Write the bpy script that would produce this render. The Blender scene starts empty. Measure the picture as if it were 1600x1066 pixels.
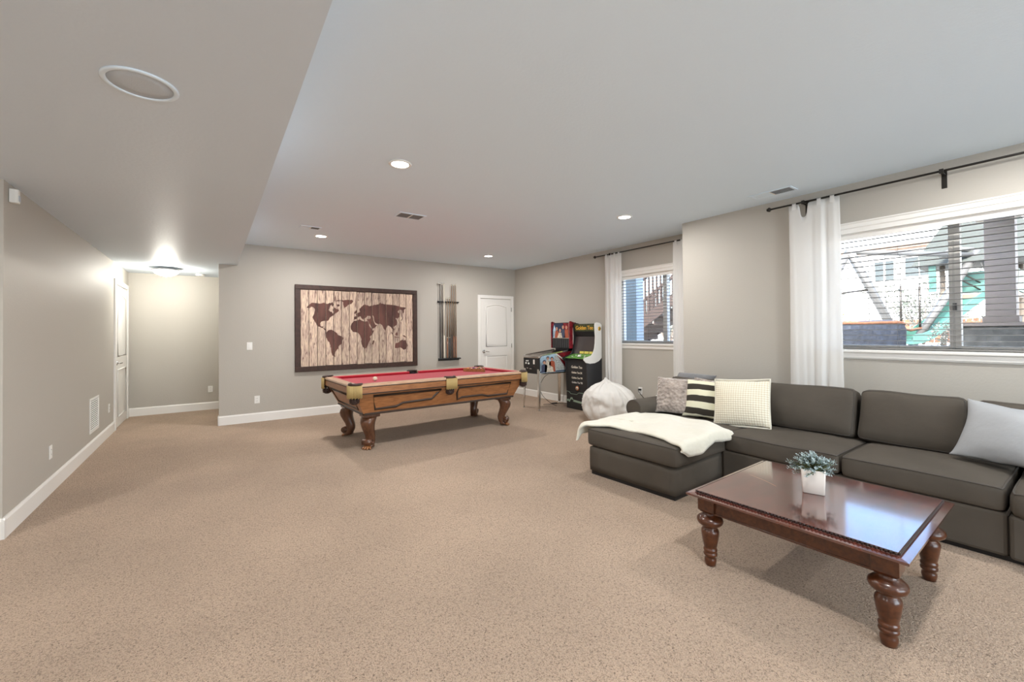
import bpy, bmesh, math, random
from mathutils import Vector, Matrix, noise
from mathutils.geometry import tessellate_polygon
PI = math.pi
rnd = random.Random(7)
scene = bpy.context.scene
C = scene.collection

# ---------------------------------------------------------------- camera
F_PX, YAW, PITCH, ROLL, SY, CAM_H = 661.36, .616, .0108, -.0088, -20.39, 1.346
s_, c_ = math.sin(YAW), math.cos(YAW)
cp_, sp_ = math.cos(PITCH), math.sin(PITCH)
cr_, sr_ = math.cos(ROLL), math.sin(ROLL)
U = Vector((s_, c_, 0)); V = Vector((c_, -s_, 0)); W = Vector((0, 0, 1))
fwd = U * cp_ + W * sp_
up0 = -U * sp_ + W * cp_
right = V * cr_ + up0 * sr_
upv = -V * sr_ + up0 * cr_
cam_data = bpy.data.cameras.new('camera')
cam = bpy.data.objects.new('camera', cam_data)
C.objects.link(cam)
cam.matrix_world = Matrix(((right.x, upv.x, -fwd.x, 0), (right.y, upv.y, -fwd.y, 0), (right.z, upv.z, -fwd.z, CAM_H), (0, 0, 0, 1)))
cam_data.sensor_width = 36
cam_data.lens = F_PX * 36 / 1600
cam_data.shift_y = SY / 1600
cam_data.clip_start = .05
cam_data.clip_end = 300
scene.camera = cam

# ---------------------------------------------------------------- world, sun, lights, exposure
world = bpy.data.worlds.new('world'); scene.world = world
world.use_nodes = True
wn = world.node_tree.nodes; wl = world.node_tree.links
sky = wn.new('ShaderNodeTexSky')
sky.sky_type = 'NISHITA'; sky.sun_disc = False
sky.sun_elevation = math.radians(48); sky.sun_rotation = math.radians(250)
sky.air_density = .8; sky.dust_density = 4.0
wn['Background'].inputs['Strength'].default_value = 1.8
wl.new(sky.outputs[0], wn['Background'].inputs[0])

def light(name, kind, loc, energy, color=(1, 1, 1), size=.2, size_y=None, rot=(0, 0, 0), parent=None, **kw):
    d = bpy.data.lights.new(name, kind)
    d.energy = energy; d.color = color
    if kind == 'AREA':
        d.shape = 'RECTANGLE' if size_y else 'DISK'
        d.size = size
        if size_y: d.size_y = size_y
        if 'spread' in kw: d.spread = kw['spread']
    elif kind == 'POINT': d.shadow_soft_size = size
    elif kind == 'SPOT':
        d.shadow_soft_size = size; d.spot_size = kw['spot_size']; d.spot_blend = kw.get('blend', .5)
    elif kind == 'SUN': d.angle = size
    o = bpy.data.objects.new(name, d); C.objects.link(o)
    o.location = loc; o.rotation_euler = rot
    if parent: o.parent = parent
    return o

sun = light('sun', 'SUN', (20, 0, 20), 12.0, (1, .96, .9), .01)
sun.rotation_euler = Vector((.72, .25, -.75)).to_track_quat('-Z', 'Y').to_euler()
WARM = (1, .975, .945)
COOL = (.78, .90, 1)
DOWN_W = 28          # each downlight
DOWNS_SEEN = [(1.26, 3.35), (1.26, 6.45), (4.09, 6.50), (4.09, 3.39)]
DOWNS_BEHIND = [(1.26, .30), (4.09, .30), (1.26, -2.8), (4.09, -2.8), (-2.4, .3), (-2.4, 2.8), (-2.4, -2.8)]
for x, y in DOWNS_BEHIND:
    light('downlight_beam', 'AREA', (x, y, 2.715 if x > .31 else 2.38), DOWN_W * (.8 if x > 4 else 1), WARM, .15)
# added cool fill lamp behind the camera; the rear wall has no opening
light('rear_fill', 'AREA', (1.8, -4.7, 1.25), 200, COOL, 4.2, 2.1, (math.radians(90), 0, 0))

scene.view_settings.view_transform = 'Standard'
scene.view_settings.look = 'None'
scene.view_settings.gamma = 1
scene.view_settings.use_curve_mapping = False
scene.view_settings.exposure = 0.33
try:
    scene.cycles.max_bounces = 10; scene.cycles.diffuse_bounces = 6; scene.cycles.glossy_bounces = 4
    scene.cycles.transparent_max_bounces = 16; scene.cycles.transmission_bounces = 6
    scene.cycles.sample_clamp_indirect = 6
    scene.cycles.caustics_reflective = False; scene.cycles.caustics_refractive = False
    scene.cycles.use_denoising = True
except Exception:
    pass

# ---------------------------------------------------------------- materials
def mat(name, col, rough=.6, metal=0, spec=.5, bump=None, vary=None, coat=0, sheen=0, emit=None, estr=0, ior=1.5):
    """bump: list of (kind, scale, strength, distance); vary: (scale, amount, stretch)"""
    m = bpy.data.materials.new(name); m.use_nodes = True
    nt = m.node_tree; n = nt.nodes; l = nt.links
    b = n['Principled BSDF']
    b.inputs['Base Color'].default_value = (*col, 1)
    b.inputs['Roughness'].default_value = rough
    b.inputs['Metallic'].default_value = metal
    b.inputs['Specular IOR Level'].default_value = spec
    b.inputs['IOR'].default_value = ior
    if coat:
        b.inputs['Coat Weight'].default_value = coat; b.inputs['Coat Roughness'].default_value = .08
    if sheen: b.inputs['Sheen Weight'].default_value = sheen
    if emit:
        b.inputs['Emission Color'].default_value = (*emit, 1); b.inputs['Emission Strength'].default_value = estr
    tc = n.new('ShaderNodeTexCoord')
    if vary:
        sc, amt, st = vary
        mp = n.new('ShaderNodeMapping'); mp.inputs['Scale'].default_value = st
        l.new(tc.outputs['Object'], mp.inputs[0])
        t = n.new('ShaderNodeTexNoise'); t.inputs['Scale'].default_value = sc; t.inputs['Detail'].default_value = 6
        l.new(mp.outputs[0], t.inputs['Vector'])
        r = n.new('ShaderNodeMapRange'); r.inputs[1].default_value = .3; r.inputs[2].default_value = .7
        r.inputs[3].default_value = 1 - amt; r.inputs[4].default_value = 1 + amt
        l.new(t.outputs['Fac'], r.inputs[0])
        mx = n.new('ShaderNodeVectorMath'); mx.operation = 'SCALE'; mx.inputs[0].default_value = col
        l.new(r.outputs[0], mx.inputs['Scale']); l.new(mx.outputs[0], b.inputs['Base Color'])
    prev = None
    for (k, sc, st, di) in (bump or []):
        if k == 'noise':
            t = n.new('ShaderNodeTexNoise'); t.inputs['Detail'].default_value = 4; out = t.outputs['Fac']
        elif k == 'voronoi':
            t = n.new('ShaderNodeTexVoronoi'); out = t.outputs['Distance']
        elif k == 'wave':
            t = n.new('ShaderNodeTexWave'); t.inputs['Distortion'].default_value = 1; out = t.outputs['Fac']
        t.inputs['Scale'].default_value = sc
        l.new(tc.outputs['Object'], t.inputs['Vector'])
        bp = n.new('ShaderNodeBump'); bp.inputs['Strength'].default_value = st; bp.inputs['Distance'].default_value = di
        l.new(out, bp.inputs['Height'])
        if prev: l.new(prev.outputs[0], bp.inputs['Normal'])
        prev = bp
    if prev: l.new(prev.outputs[0], b.inputs['Normal'])
    return m

M = {}
M['wall'] = mat('painted greige drywall', (.485, .455, .405), .55, spec=.35, bump=[('noise', 55, .25, .004)])
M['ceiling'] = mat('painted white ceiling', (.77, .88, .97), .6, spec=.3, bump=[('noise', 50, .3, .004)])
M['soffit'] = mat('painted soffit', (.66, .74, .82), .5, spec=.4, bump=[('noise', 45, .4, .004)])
M['trim'] = mat('white semi-gloss trim', (.86, .84, .80), .35)
M['door'] = mat('white door paint', (.82, .80, .76), .4)
M['chrome'] = mat('chrome', (.75, .73, .70), .15, metal=1)
M['dark_chrome'] = mat('brushed steel', (.5, .46, .42), .25, metal=1)
M['bronze'] = mat('dark bronze', (.03, .026, .022), .4, metal=.5)
M['black'] = mat('black plastic', (.012, .012, .013), .4)
M['matte_black'] = mat('black laminate', (.018, .017, .017), .55)
M['screen'] = mat('dark screen glass', (.06, .05, .05), .15, coat=.5)
M['white_plastic'] = mat('white plastic', (.85, .84, .80), .4)
M['lens'] = mat('lit lens', (1, 1, 1), .5, emit=(1, .97, .92), estr=14)
M['bowl'] = mat('lit glass bowl', (1, 1, 1), .4, emit=(1, .96, .88), estr=13)
M['vent_dark'] = mat('vent shadow grey', (.10, .10, .10), .7)
M['sofa'] = mat('olive grey sofa cloth', (.084, .071, .057), .85, spec=.25, bump=[('noise', 700, .35, .0008), ('noise', 6, .25, .02)], vary=(3, .12, (1, 1, 1)))
M['sofa_pipe'] = mat('dark olive grey piping', (.060, .051, .042), .8, bump=[('noise', 700, .3, .0008)])
M['fur'] = mat('taupe plush', (.36, .30, .26), .95, bump=[('voronoi', 30, .9, .02), ('noise', 200, .6, .003)], vary=(14, .30, (1, 1, 1)), sheen=.6)
M['dark_velvet'] = mat('charcoal velvet', (.10, .10, .105), .7, bump=[('noise', 12, .5, .02)], sheen=.5)
M['grey_pillow'] = mat('pale grey sateen', (.36, .37, .385), .55, bump=[('noise', 7, .35, .02), ('noise', 600, .2, .001)])
M['blanket'] = mat('cream fleece', (.72, .685, .575), .95, bump=[('noise', 7, .7, .03), ('noise', 260, .5, .002)], sheen=.5)
M['bag'] = mat('white canvas', (.78, .765, .73), .8, bump=[('noise', 8, .35, .03), ('noise', 300, .2, .001)])
M['felt'] = mat('red billiard cloth', (.42, .013, .030), .9, spec=.2, bump=[('noise', 900, .2, .0006)], sheen=.2)
M['leather'] = mat('dark brown leather', (.045, .022, .016), .45, bump=[('noise', 120, .3, .002)])
M['fringe'] = mat('gold silk fringe', (.50, .365, .15), .6, bump=[('noise', 150, .4, .002)])
M['paint_brown'] = mat('brown stain', (.11, .043, .032), .7, vary=(9, .45, (1, 1, .25)))
M['ball_white'] = mat('ivory ball', (.80, .72, .55), .15, coat=.4)
M['pot'] = mat('glazed white ceramic', (.83, .78, .72), .3, coat=.3)
M['soil'] = mat('dark moss', (.03, .035, .02), .9)

def wood(name, dark, lite, rough=.35, scale=4, stretch=(1, 12, 12), coat=.2, fine=.12, ior=1.5):
    m = bpy.data.materials.new(name); m.use_nodes = True
    nt = m.node_tree; n = nt.nodes; l = nt.links; b = n['Principled BSDF']
    tc = n.new('ShaderNodeTexCoord'); mp = n.new('ShaderNodeMapping'); mp.inputs['Scale'].default_value = stretch
    l.new(tc.outputs['Object'], mp.inputs[0])
    t = n.new('ShaderNodeTexNoise'); t.inputs['Scale'].default_value = scale; t.inputs['Detail'].default_value = 8; t.inputs['Distortion'].default_value = .6
    l.new(mp.outputs[0], t.inputs['Vector'])
    r = n.new('ShaderNodeValToRGB'); r.color_ramp.elements[0].position = .32; r.color_ramp.elements[1].position = .68
    r.color_ramp.elements[0].color = (*dark, 1); r.color_ramp.elements[1].color = (*lite, 1)
    l.new(t.outputs['Fac'], r.inputs[0]); l.new(r.outputs[0], b.inputs['Base Color'])
    b.inputs['Roughness'].default_value = rough; b.inputs['Coat Weight'].default_value = coat
    b.inputs['Coat Roughness'].default_value = rough * .6; b.inputs['Coat IOR'].default_value = ior
    bp = n.new('ShaderNodeBump'); bp.inputs['Strength'].default_value = fine; bp.inputs['Distance'].default_value = .002
    l.new(t.outputs['Fac'], bp.inputs['Height']); l.new(bp.outputs[0], b.inputs['Normal'])
    return m

M['oak'] = wood('honey oak', (.22, .085, .028), (.37, .155, .055), .4, 5, (2, 14, 14))
M['oak_pale'] = wood('pale top rail oak', (.50, .30, .19), (.62, .42, .28), .3, 5, (2, 14, 14), .4)
M['oak_dark'] = wood('carved leg walnut', (.075, .028, .012), (.15, .06, .028), .3, 5, (8, 8, 2), .4)
M['groove'] = mat('dark antiqued groove', (.035, .018, .01), .5)
M['cherry'] = wood('dark cherry', (.050, .014, .005), (.105, .032, .011), .28, 3, (2, 14, 14), .22)
M['cherry_top'] = wood('polished cherry top', (.045, .010, .006), (.125, .027, .016), .14, 2.2, (3, 8, 8), 1.0, .03, 1.85)
M['bead'] = mat('near black carved edge', (.02, .008, .006), .35)
M['frame_wood'] = wood('dark frame wood', (.028, .011, .006), (.062, .025, .015), .55, 6, (3, 10, 3), .0)
M['cue_brown'] = wood('stained cue butt', (.16, .055, .02), (.26, .095, .035), .3, 8, (12, 12, 2), .4)
M['cue_maple'] = mat('maple shaft', (.20, .12, .06), .35)
M['cue_cream'] = mat('cream cue', (.75, .68, .55), .35)

# carpet
def carpet():
    m = bpy.data.materials.new('beige twist pile carpet'); m.use_nodes = True
    nt = m.node_tree; n = nt.nodes; l = nt.links; b = n['Principled BSDF']
    tc = n.new('ShaderNodeTexCoord')
    big = n.new('ShaderNodeTexNoise'); big.inputs['Scale'].default_value = .9; big.inputs['Detail'].default_value = 3
    mid = n.new('ShaderNodeTexNoise'); mid.inputs['Scale'].default_value = 135; mid.inputs['Detail'].default_value = 3; mid.inputs['Distortion'].default_value = 1.4
    vor = n.new('ShaderNodeTexVoronoi'); vor.inputs['Scale'].default_value = 115
    for t in (big, mid, vor): l.new(tc.outputs['Object'], t.inputs['Vector'])
    r = n.new('ShaderNodeValToRGB')
    r.color_ramp.elements[0].position = .29; r.color_ramp.elements[1].position = .52
    r.color_ramp.elements[0].color = (.135, .085, .055, 1); r.color_ramp.elements[1].color = (.595, .44, .322, 1)
    l.new(mid.outputs['Fac'], r.inputs[0])
    mr = n.new('ShaderNodeMapRange'); mr.inputs[1].default_value = .35; mr.inputs[2].default_value = .65; mr.inputs[3].default_value = .89; mr.inputs[4].default_value = 1.08
    l.new(big.outputs['Fac'], mr.inputs[0])
    sc = n.new('ShaderNodeVectorMath'); sc.operation = 'SCALE'
    l.new(r.outputs[0], sc.inputs[0]); l.new(mr.outputs[0], sc.inputs['Scale']); l.new(sc.outputs[0], b.inputs['Base Color'])
    b.inputs['Roughness'].default_value = .95; b.inputs['Specular IOR Level'].default_value = .1
    b.inputs['Sheen Weight'].default_value = .15
    add = n.new('ShaderNodeMath'); add.operation = 'SUBTRACT'
    l.new(mid.outputs['Fac'], add.inputs[0])
    ml = n.new('ShaderNodeMath'); ml.operation = 'MULTIPLY'; ml.inputs[1].default_value = .5
    l.new(vor.outputs['Distance'], ml.inputs[0]); l.new(ml.outputs[0], add.inputs[1])
    bp = n.new('ShaderNodeBump'); bp.inputs['Strength'].default_value = .8; bp.inputs['Distance'].default_value = .018
    l.new(add.outputs[0], bp.inputs['Height']); l.new(bp.outputs[0], b.inputs['Normal'])
    return m
M['carpet'] = carpet()

def mixed(name, kind, col, fac, rough=.5):
    m = bpy.data.materials.new(name); m.use_nodes = True
    nt = m.node_tree; n = nt.nodes; l = nt.links
    n.remove(n['Principled BSDF']); out = n['Material Output']
    mx = n.new('ShaderNodeMixShader'); mx.inputs[0].default_value = fac
    if kind == 'glass':
        a = n.new('ShaderNodeBsdfTransparent'); b = n.new('ShaderNodeBsdfGlossy'); b.inputs['Roughness'].default_value = .02
        a.inputs[0].default_value = (*col, 1)
    else:
        a = n.new('ShaderNodeBsdfDiffuse'); b = n.new('ShaderNodeBsdfTranslucent')
        a.inputs[0].default_value = (*col, 1); b.inputs[0].default_value = (*col, 1)
    l.new(a.outputs[0], mx.inputs[1]); l.new(b.outputs[0], mx.inputs[2])
    if kind == 'sheer':
        tr = n.new('ShaderNodeBsdfTransparent'); m2 = n.new('ShaderNodeMixShader'); m2.inputs[0].default_value = .07
        l.new(mx.outputs[0], m2.inputs[1]); l.new(tr.outputs[0], m2.inputs[2]); l.new(m2.outputs[0], out.inputs[0])
    else:
        l.new(mx.outputs[0], out.inputs[0])
    return m
M['glass'] = mixed('window glass', 'glass', (.93, .96, .96), .03)
M['table_glass'] = mixed('playfield glass', 'glass', (.8, .8, .8), .3)
M['sheer'] = mixed('white curtain linen', 'sheer', (.96, .955, .94), .42)
M['slat'] = mixed('shade grey blind slat', 'leaf', (.27, .262, .25), .04)  # white blind parts; the shade on their undersides is put into this grey

# ---------------------------------------------------------------- mesh helpers
class MB:
    def __init__(self): self.v = []; self.f = []; self.sm = []
    def add(self, vs, fs, smooth=False, mx=None):
        o = len(self.v)
        for p in vs:
            p = Vector(p)
            if mx is not None: p = mx @ p
            self.v.append(p)
        for f in fs: self.f.append([o + i for i in f]); self.sm.append(smooth)
        return self
    def box(self, a, b, mx=None):
        x0, y0, z0 = a; x1, y1, z1 = b
        if x0 > x1: x0, x1 = x1, x0
        if y0 > y1: y0, y1 = y1, y0
        if z0 > z1: z0, z1 = z1, z0
        return self.add([(x0, y0, z0), (x1, y0, z0), (x1, y1, z0), (x0, y1, z0), (x0, y0, z1), (x1, y0, z1), (x1, y1, z1), (x0, y1, z1)],
                        [(0, 3, 2, 1), (4, 5, 6, 7), (0, 1, 5, 4), (1, 2, 6, 5), (2, 3, 7, 6), (3, 0, 4, 7)], mx=mx)
    def lathe(self, prof, n=24, mx=None, caps=True, smooth=True, square=None):
        vs = []; fs = []
        for (r, z) in prof:
            for k in range(n):
                a = 2 * PI * k / n
                vs.append((r * math.cos(a), r * math.sin(a), z))
        for i in range(len(prof) - 1):
            for k in range(n):
                a = i * n + k; b = i * n + (k + 1) % n
                fs.append((a, b, b + n, a + n))
        if caps:
            fs.append(tuple(reversed(range(n)))); fs.append(tuple(range((len(prof) - 1) * n, len(prof) * n)))
        return self.add(vs, fs, smooth, mx)
    def cyl(self, a, b, r, n=16, r2=None, smooth=True):
        a = Vector(a); b = Vector(b); d = b - a
        q = d.to_track_quat('Z', 'Y').to_matrix().to_4x4()
        mx = Matrix.Translation(a) @ q
        return self.lathe([(r, 0), (r if r2 is None else r2, d.length)], n, mx, True, smooth)
    def tube(self, pts, r, n=8, closed=False, smooth=True):
        pts = [Vector(p) for p in pts]; N = len(pts); vs = []; fs = []
        ref = None
        for i, p in enumerate(pts):
            if closed: t = pts[(i + 1) % N] - pts[i - 1]
            else: t = pts[min(i + 1, N - 1)] - pts[max(i - 1, 0)]
            if t.length < 1e-9: t = Vector((0, 0, 1))
            t.normalize()
            if ref is None:
                ref = Vector((0, 0, 1)) if abs(t.z) < .9 else Vector((1, 0, 0))
            x = ref - t * ref.dot(t)
            if x.length < 1e-6: x = t.orthogonal()
            x.normalize(); ref = x; y = t.cross(x)
            rr = r[i] if isinstance(r, (list, tuple)) else r
            for k in range(n):
                a = 2 * PI * k / n
                vs.append(p + x * math.cos(a) * rr + y * math.sin(a) * rr)
        M_ = N if closed else N - 1
        for i in range(M_):
            for k in range(n):
                a = i * n + k; b = i * n + (k + 1) % n; c = ((i + 1) % N) * n + (k + 1) % n; d = ((i + 1) % N) * n + k
                fs.append((a, b, c, d))
        if not closed:
            fs.append(tuple(reversed(range(n)))); fs.append(tuple(range((N - 1) * n, N * n)))
        return self.add(vs, fs, smooth)
    def prism(self, outline, axis, a, b, mx=None, smooth=False):
        """outline: 2D points; axis 0/1/2 = extrusion axis, from a to b"""
        def P(p, t):
            if axis == 0: return (t, p[0], p[1])
            if axis == 1: return (p[0], t, p[1])
            return (p[0], p[1], t)
        n = len(outline)
        vs = [P(p, a) for p in outline] + [P(p, b) for p in outline]
        fs = [(i, (i + 1) % n, n + (i + 1) % n, n + i) for i in range(n)]
        tri = tessellate_polygon([[Vector((p[0], p[1], 0)) for p in outline]])
        fs += [tuple(t) for t in tri] + [tuple(n + i for i in reversed(t)) for t in tri]
        return self.add(vs, fs, smooth, mx)
    def build(self, name, m=None, parent=None, bevel=0, seg=2, fix=True):
        me = bpy.data.meshes.new(name)
        me.from_pydata([tuple(v) for v in self.v], [], self.f)
        me.polygons.foreach_set('use_smooth', self.sm)
        if fix:
            bm = bmesh.new(); bm.from_mesh(me); bmesh.ops.recalc_face_normals(bm, faces=bm.faces); bm.to_mesh(me); bm.free()
        me.update()
        if m is not None: me.materials.append(M[m] if isinstance(m, str) else m)
        o = bpy.data.objects.new(name, me); C.objects.link(o)
        if parent: o.parent = parent
        if bevel:
            bv = o.modifiers.new('bevel', 'BEVEL'); bv.width = bevel; bv.segments = seg; bv.limit_method = 'ANGLE'; bv.angle_limit = math.radians(40)
            bv.harden_normals = False
        return o

def B(name, a, b, m, parent=None, bevel=0, mx=None):
    return MB().box(a, b, mx).build(name, m, parent, bevel)
def thing(name, label, cat, loc=(0, 0, 0), rz=0, group=None, rot=None):
    o = bpy.data.objects.new(name, None); C.objects.link(o); o.empty_display_size = .1
    o.location = loc; o.rotation_euler = rot or (0, 0, rz)
    return tag(o, label, cat, group)
def tag(o, label, cat, group=None):
    o['label'] = label; o['category'] = cat
    if group: o['group'] = group
    return o
def struct(o):
    o['kind'] = 'structure'; return o
def plabel(o, label): o['label'] = label; return o
def copy_tree(o, parent=None):
    c = o.copy(); C.objects.link(c); c.parent = parent
    for ch in [x for x in bpy.data.objects if x.parent == o]: copy_tree(ch, c)
    return c
def local(o, loc=(0, 0, 0), rot=(0, 0, 0)):
    o.location = loc; o.rotation_euler = rot; return o

def soft_box(size, r, n=(10, 10, 5), crown=0, nz=0, seed=0, freq=3, puff=0):
    hx, hy, hz = size[0] / 2, size[1] / 2, size[2] / 2
    r = min(r, hx, hy, hz) * .999
    key = {}; vs = []; fs = []
    def mapq(q):
        q = Vector(q)
        cl = Vector((max(-hx + r, min(hx - r, q.x)), max(-hy + r, min(hy - r, q.y)), max(-hz + r, min(hz - r, q.z))))
        d = q - cl
        p = cl + d.normalized() * r
        if crown: p.z += crown * (p.z / hz) * max(0, 1 - (p.x / hx) ** 2) * max(0, 1 - (p.y / hy) ** 2)
        if puff:
            k = max(0, 1 - (p.z / hz) ** 2)
            p.x += puff * k * p.x / hx; p.y += puff * k * p.y / hy
        if nz:
            w = noise.noise_vector(Vector((p.x * freq + seed * 7.1, p.y * freq, p.z * freq)))
            p += Vector(w) * nz
        return p
    def vid(q):
        k = tuple(round(c, 5) for c in q)
        if k not in key: key[k] = len(vs); vs.append(mapq(q))
        return key[k]
    def T(n_): return [math.sin(PI / 2 * (2 * i / n_ - 1)) for i in range(n_ + 1)]
    tx, ty, tz = T(n[0]), T(n[1]), T(n[2])
    for sg in (-1, 1):
        for (ta, tb, f) in ((tx, ty, lambda a, b: (a * hx, b * hy, sg * hz)), (tx, tz, lambda a, b: (a * hx, sg * hy, b * hz)), (ty, tz, lambda a, b: (sg * hx, a * hy, b * hz))):
            for i in range(len(ta) - 1):
                for j in range(len(tb) - 1):
                    q = (vid(f(ta[i], tb[j])), vid(f(ta[i + 1], tb[j])), vid(f(ta[i + 1], tb[j + 1])), vid(f(ta[i], tb[j + 1])))
                    fs.append(q)
    def ring(sz=1, m=14, ax=2):
        out = []
        for (a0, b0, a1, b1) in ((-1, -1, 1, -1), (1, -1, 1, 1), (1, 1, -1, 1), (-1, 1, -1, -1)):
            for i in range(m):
                t = (1 - math.cos(PI * i / m)) / 2
                a = a0 + (a1 - a0) * t; b = b0 + (b1 - b0) * t
                if ax == 2: q = (a * hx, b * hy, sz * hz)
                elif ax == 0: q = (sz * hx, a * hy, b * hz)
                else: q = (a * hx, sz * hy, b * hz)
                out.append(mapq(q))
        return out
    return vs, fs, ring

def cushion(name, size, r, m, parent, loc, rot=(0, 0, 0), crown=0, nz=.004, seed=0, pipe=None, rings=(1,), ax=2, n=(12, 12, 6), puff=0, pm='sofa_pipe', pr=.006):
    vs, fs, ring = soft_box(size, r, n, crown, nz, seed, 3, puff)
    o = MB().add(vs, fs, True).build(name, m, parent)
    o.location = loc; o.rotation_euler = rot
    if pipe:
        for sg in rings:
            MB().tube(ring(sg, 14, ax), pr, 6, True).build(pipe, pm, o)
    return o

def pillow(name, w, h, t, m, parent, n=22, ears=.07, wr=.006, seed=0, pw=.5, freq=5):
    vs = []; fs = []
    for sg in (1, -1):
        for i in range(n + 1):
            for j in range(n + 1):
                u = math.sin(PI / 2 * (2 * i / n - 1)); v = math.sin(PI / 2 * (2 * j / n - 1))
                x = w / 2 * u * (1 - ears * (1 - v * v)); y = h / 2 * v * (1 - ears * (1 - u * u))
                k = max(0, (1 - u * u) * (1 - v * v)) ** pw
                z = sg * t / 2 * k
                nv = Vector(noise.noise_vector(Vector((x * freq + seed * 3.3, y * freq, sg * .3))))
                edge = min(1, 6 * k)
                p = Vector((x, y, z)) + nv * wr * (1 if edge > 0 else 0) * Vector((1, 1, 2 * edge)).length * .5
                if k == 0: p = Vector((x, y, 0)) + Vector((noise.noise(Vector((x * 9, y * 9, seed))), noise.noise(Vector((y * 9, x * 9, seed + 4))), 0)) * wr
                vs.append(p)
    N = (n + 1) ** 2
    for s2 in (0, 1):
        for i in range(n):
            for j in range(n):
                a = s2 * N + i * (n + 1) + j
                q = (a, a + 1, a + n + 2, a + n + 1)
                fs.append(q if s2 else tuple(reversed(q)))
    mb = MB().add(vs, fs, True)
    o = mb.build(name, m, parent)
    bm = bmesh.new(); bm.from_mesh(o.data); bmesh.ops.remove_doubles(bm, verts=bm.verts, dist=.0008)
    bmesh.ops.recalc_face_normals(bm, faces=bm.faces); bm.to_mesh(o.data); bm.free()
    return o

def frame_mx(origin, xaxis, yaxis):
    x = Vector(xaxis).normalized(); y = Vector(yaxis); y = (y - x * y.dot(x)).normalized(); z = x.cross(y)
    m = Matrix.Identity(4)
    for i in range(3): m[i][0] = x[i]; m[i][1] = y[i]; m[i][2] = z[i]; m[i][3] = origin[i]
    return m
def text(name, s, size, m, parent, origin, xaxis, yaxis, extrude=.0008, shear=0, spacing=1, align='CENTER', bold=0):
    cu = bpy.data.curves.new(name, 'FONT'); cu.body = s; cu.size = size; cu.extrude = extrude; cu.shear = shear
    cu.align_x = align; cu.align_y = 'CENTER'; cu.space_character = spacing; cu.offset = bold
    tmp = bpy.data.objects.new(name, cu); C.objects.link(tmp)
    bpy.context.view_layer.update()
    me = bpy.data.meshes.new_from_object(tmp.evaluated_get(bpy.context.evaluated_depsgraph_get()))
    bpy.data.objects.remove(tmp)
    me.materials.clear(); me.materials.append(M[m] if isinstance(m, str) else m)
    mx = frame_mx(origin, xaxis, yaxis)
    me.transform(mx)
    o = bpy.data.objects.new(name, me); C.objects.link(o); o.parent = parent
    return o

def rebase(root, base):
    base = Vector(base)
    for ch in [o for o in bpy.data.objects if o.parent == root]: ch.location = ch.location - base
    root.location = base
    return root

# ================================================================ THE SETTING
XL, YB, YA, XR, XB = -1.144, 7.656, 9.449, 5.511, 4.981
ZC, ZS, XS, YBUMP, YL, XC1 = 2.74, 2.405, .312, 3.19, 4.28, .078
T = .15
def wallbox(name, a, b, m='wall'):
    return struct(B(name, a, b, m))
struct(B('floor', (-4.2, -5.2, -.12), (5.75, 9.7, 0), 'carpet'))
struct(B('ceiling', (XS, -5.2, ZC), (5.75, YB + T, ZC + .25), 'ceiling'))
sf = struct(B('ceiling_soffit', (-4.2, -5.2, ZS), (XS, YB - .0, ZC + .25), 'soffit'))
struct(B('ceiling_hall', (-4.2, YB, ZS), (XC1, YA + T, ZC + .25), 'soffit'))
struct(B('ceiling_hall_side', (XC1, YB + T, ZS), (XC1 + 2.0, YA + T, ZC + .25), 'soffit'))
wallbox('wall_left', (XL - T, YL, 0), (XL, YA + T, ZS))
wallbox('wall_left_return', (-4.2, YL, 0), (XL - T, YL + T, ZS))
wallbox('wall_left_far', (-4.35, -5.2, 0), (-4.2, YL + T, ZS))
wallbox('wall_back', (XC1, YB, 0), (XR + .2, YB + T, ZC))
wallbox('wall_hall', (XL, YA, 0), (XC1 + 2.0, YA + T, ZS))
wallbox('wall_hall_end', (XC1 + 1.9, YB + T, 0), (XC1 + 2.0, YA, ZS))
wallbox('wall_rear', (-4.35, -5.35, 0), (5.75, -5.2, ZC))

def wall_with_hole(name, x0, x1, y0, y1, hy0, hy1, hz0, hz1):
    mb = MB()
    mb.box((x0, y0, 0), (x1, hy0, ZC)); mb.box((x0, hy1, 0), (x1, y1, ZC))
    mb.box((x0, hy0, 0), (x1, hy1, hz0)); mb.box((x0, hy0, hz1), (x1, hy1, ZC))
    return struct(mb.build(name, 'wall'))
W1 = (-.27, 1.76, 1.135, 2.275)     # near window opening
W2 = (3.60, 4.74, 1.135, 2.255)     # far window opening
wall_with_hole('wall_right', XB, XB + .2, -5.2, YBUMP, *W1)
wall_with_hole('wall_right_recess', XR, XR + .2, YBUMP, YB, *W2)
wallbox('wall_right_return', (XB + .2, YBUMP - .2, 0), (XR + .2, YBUMP, ZC))

# baseboards
def baseboard(name, a, b, h=.138, t=.015):
    """a, b: ends on the wall line; the board stands on the room side (left of a->b)"""
    a = Vector((*a, 0)); b = Vector((*b, 0)); d = (b - a); L = d.length; d.normalize()
    nrm = Vector((-d.y, d.x, 0))
    mx = Matrix(((d.x, nrm.x, 0, a.x), (d.y, nrm.y, 0, a.y), (0, 0, 1, 0), (0, 0, 0, 1)))
    mb = MB().prism([(0, 0), (t, 0), (t, h - .018), (t * .55, h - .006), (t * .4, h), (0, h)], 0, 0, L, mx)
    return struct(mb.build(name, 'trim'))
baseboard('baseboard_left', (XL, 8.17), (XL, YL - .015))
baseboard('baseboard_left_return', (XL + .015, YL), (-4.2, YL))
baseboard('baseboard_left_end', (XL, YA), (XL, 9.33))
baseboard('baseboard_hall', (XC1 + 1.9, YA), (XL, YA))
baseboard('baseboard_back', (4.53, YB), (XC1 - .015, YB))
baseboard('baseboard_back_corner', (XR, YB), (5.46, YB))
baseboard('baseboard_corner_end', (XC1, YB - .015), (XC1, YB + .12))
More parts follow.
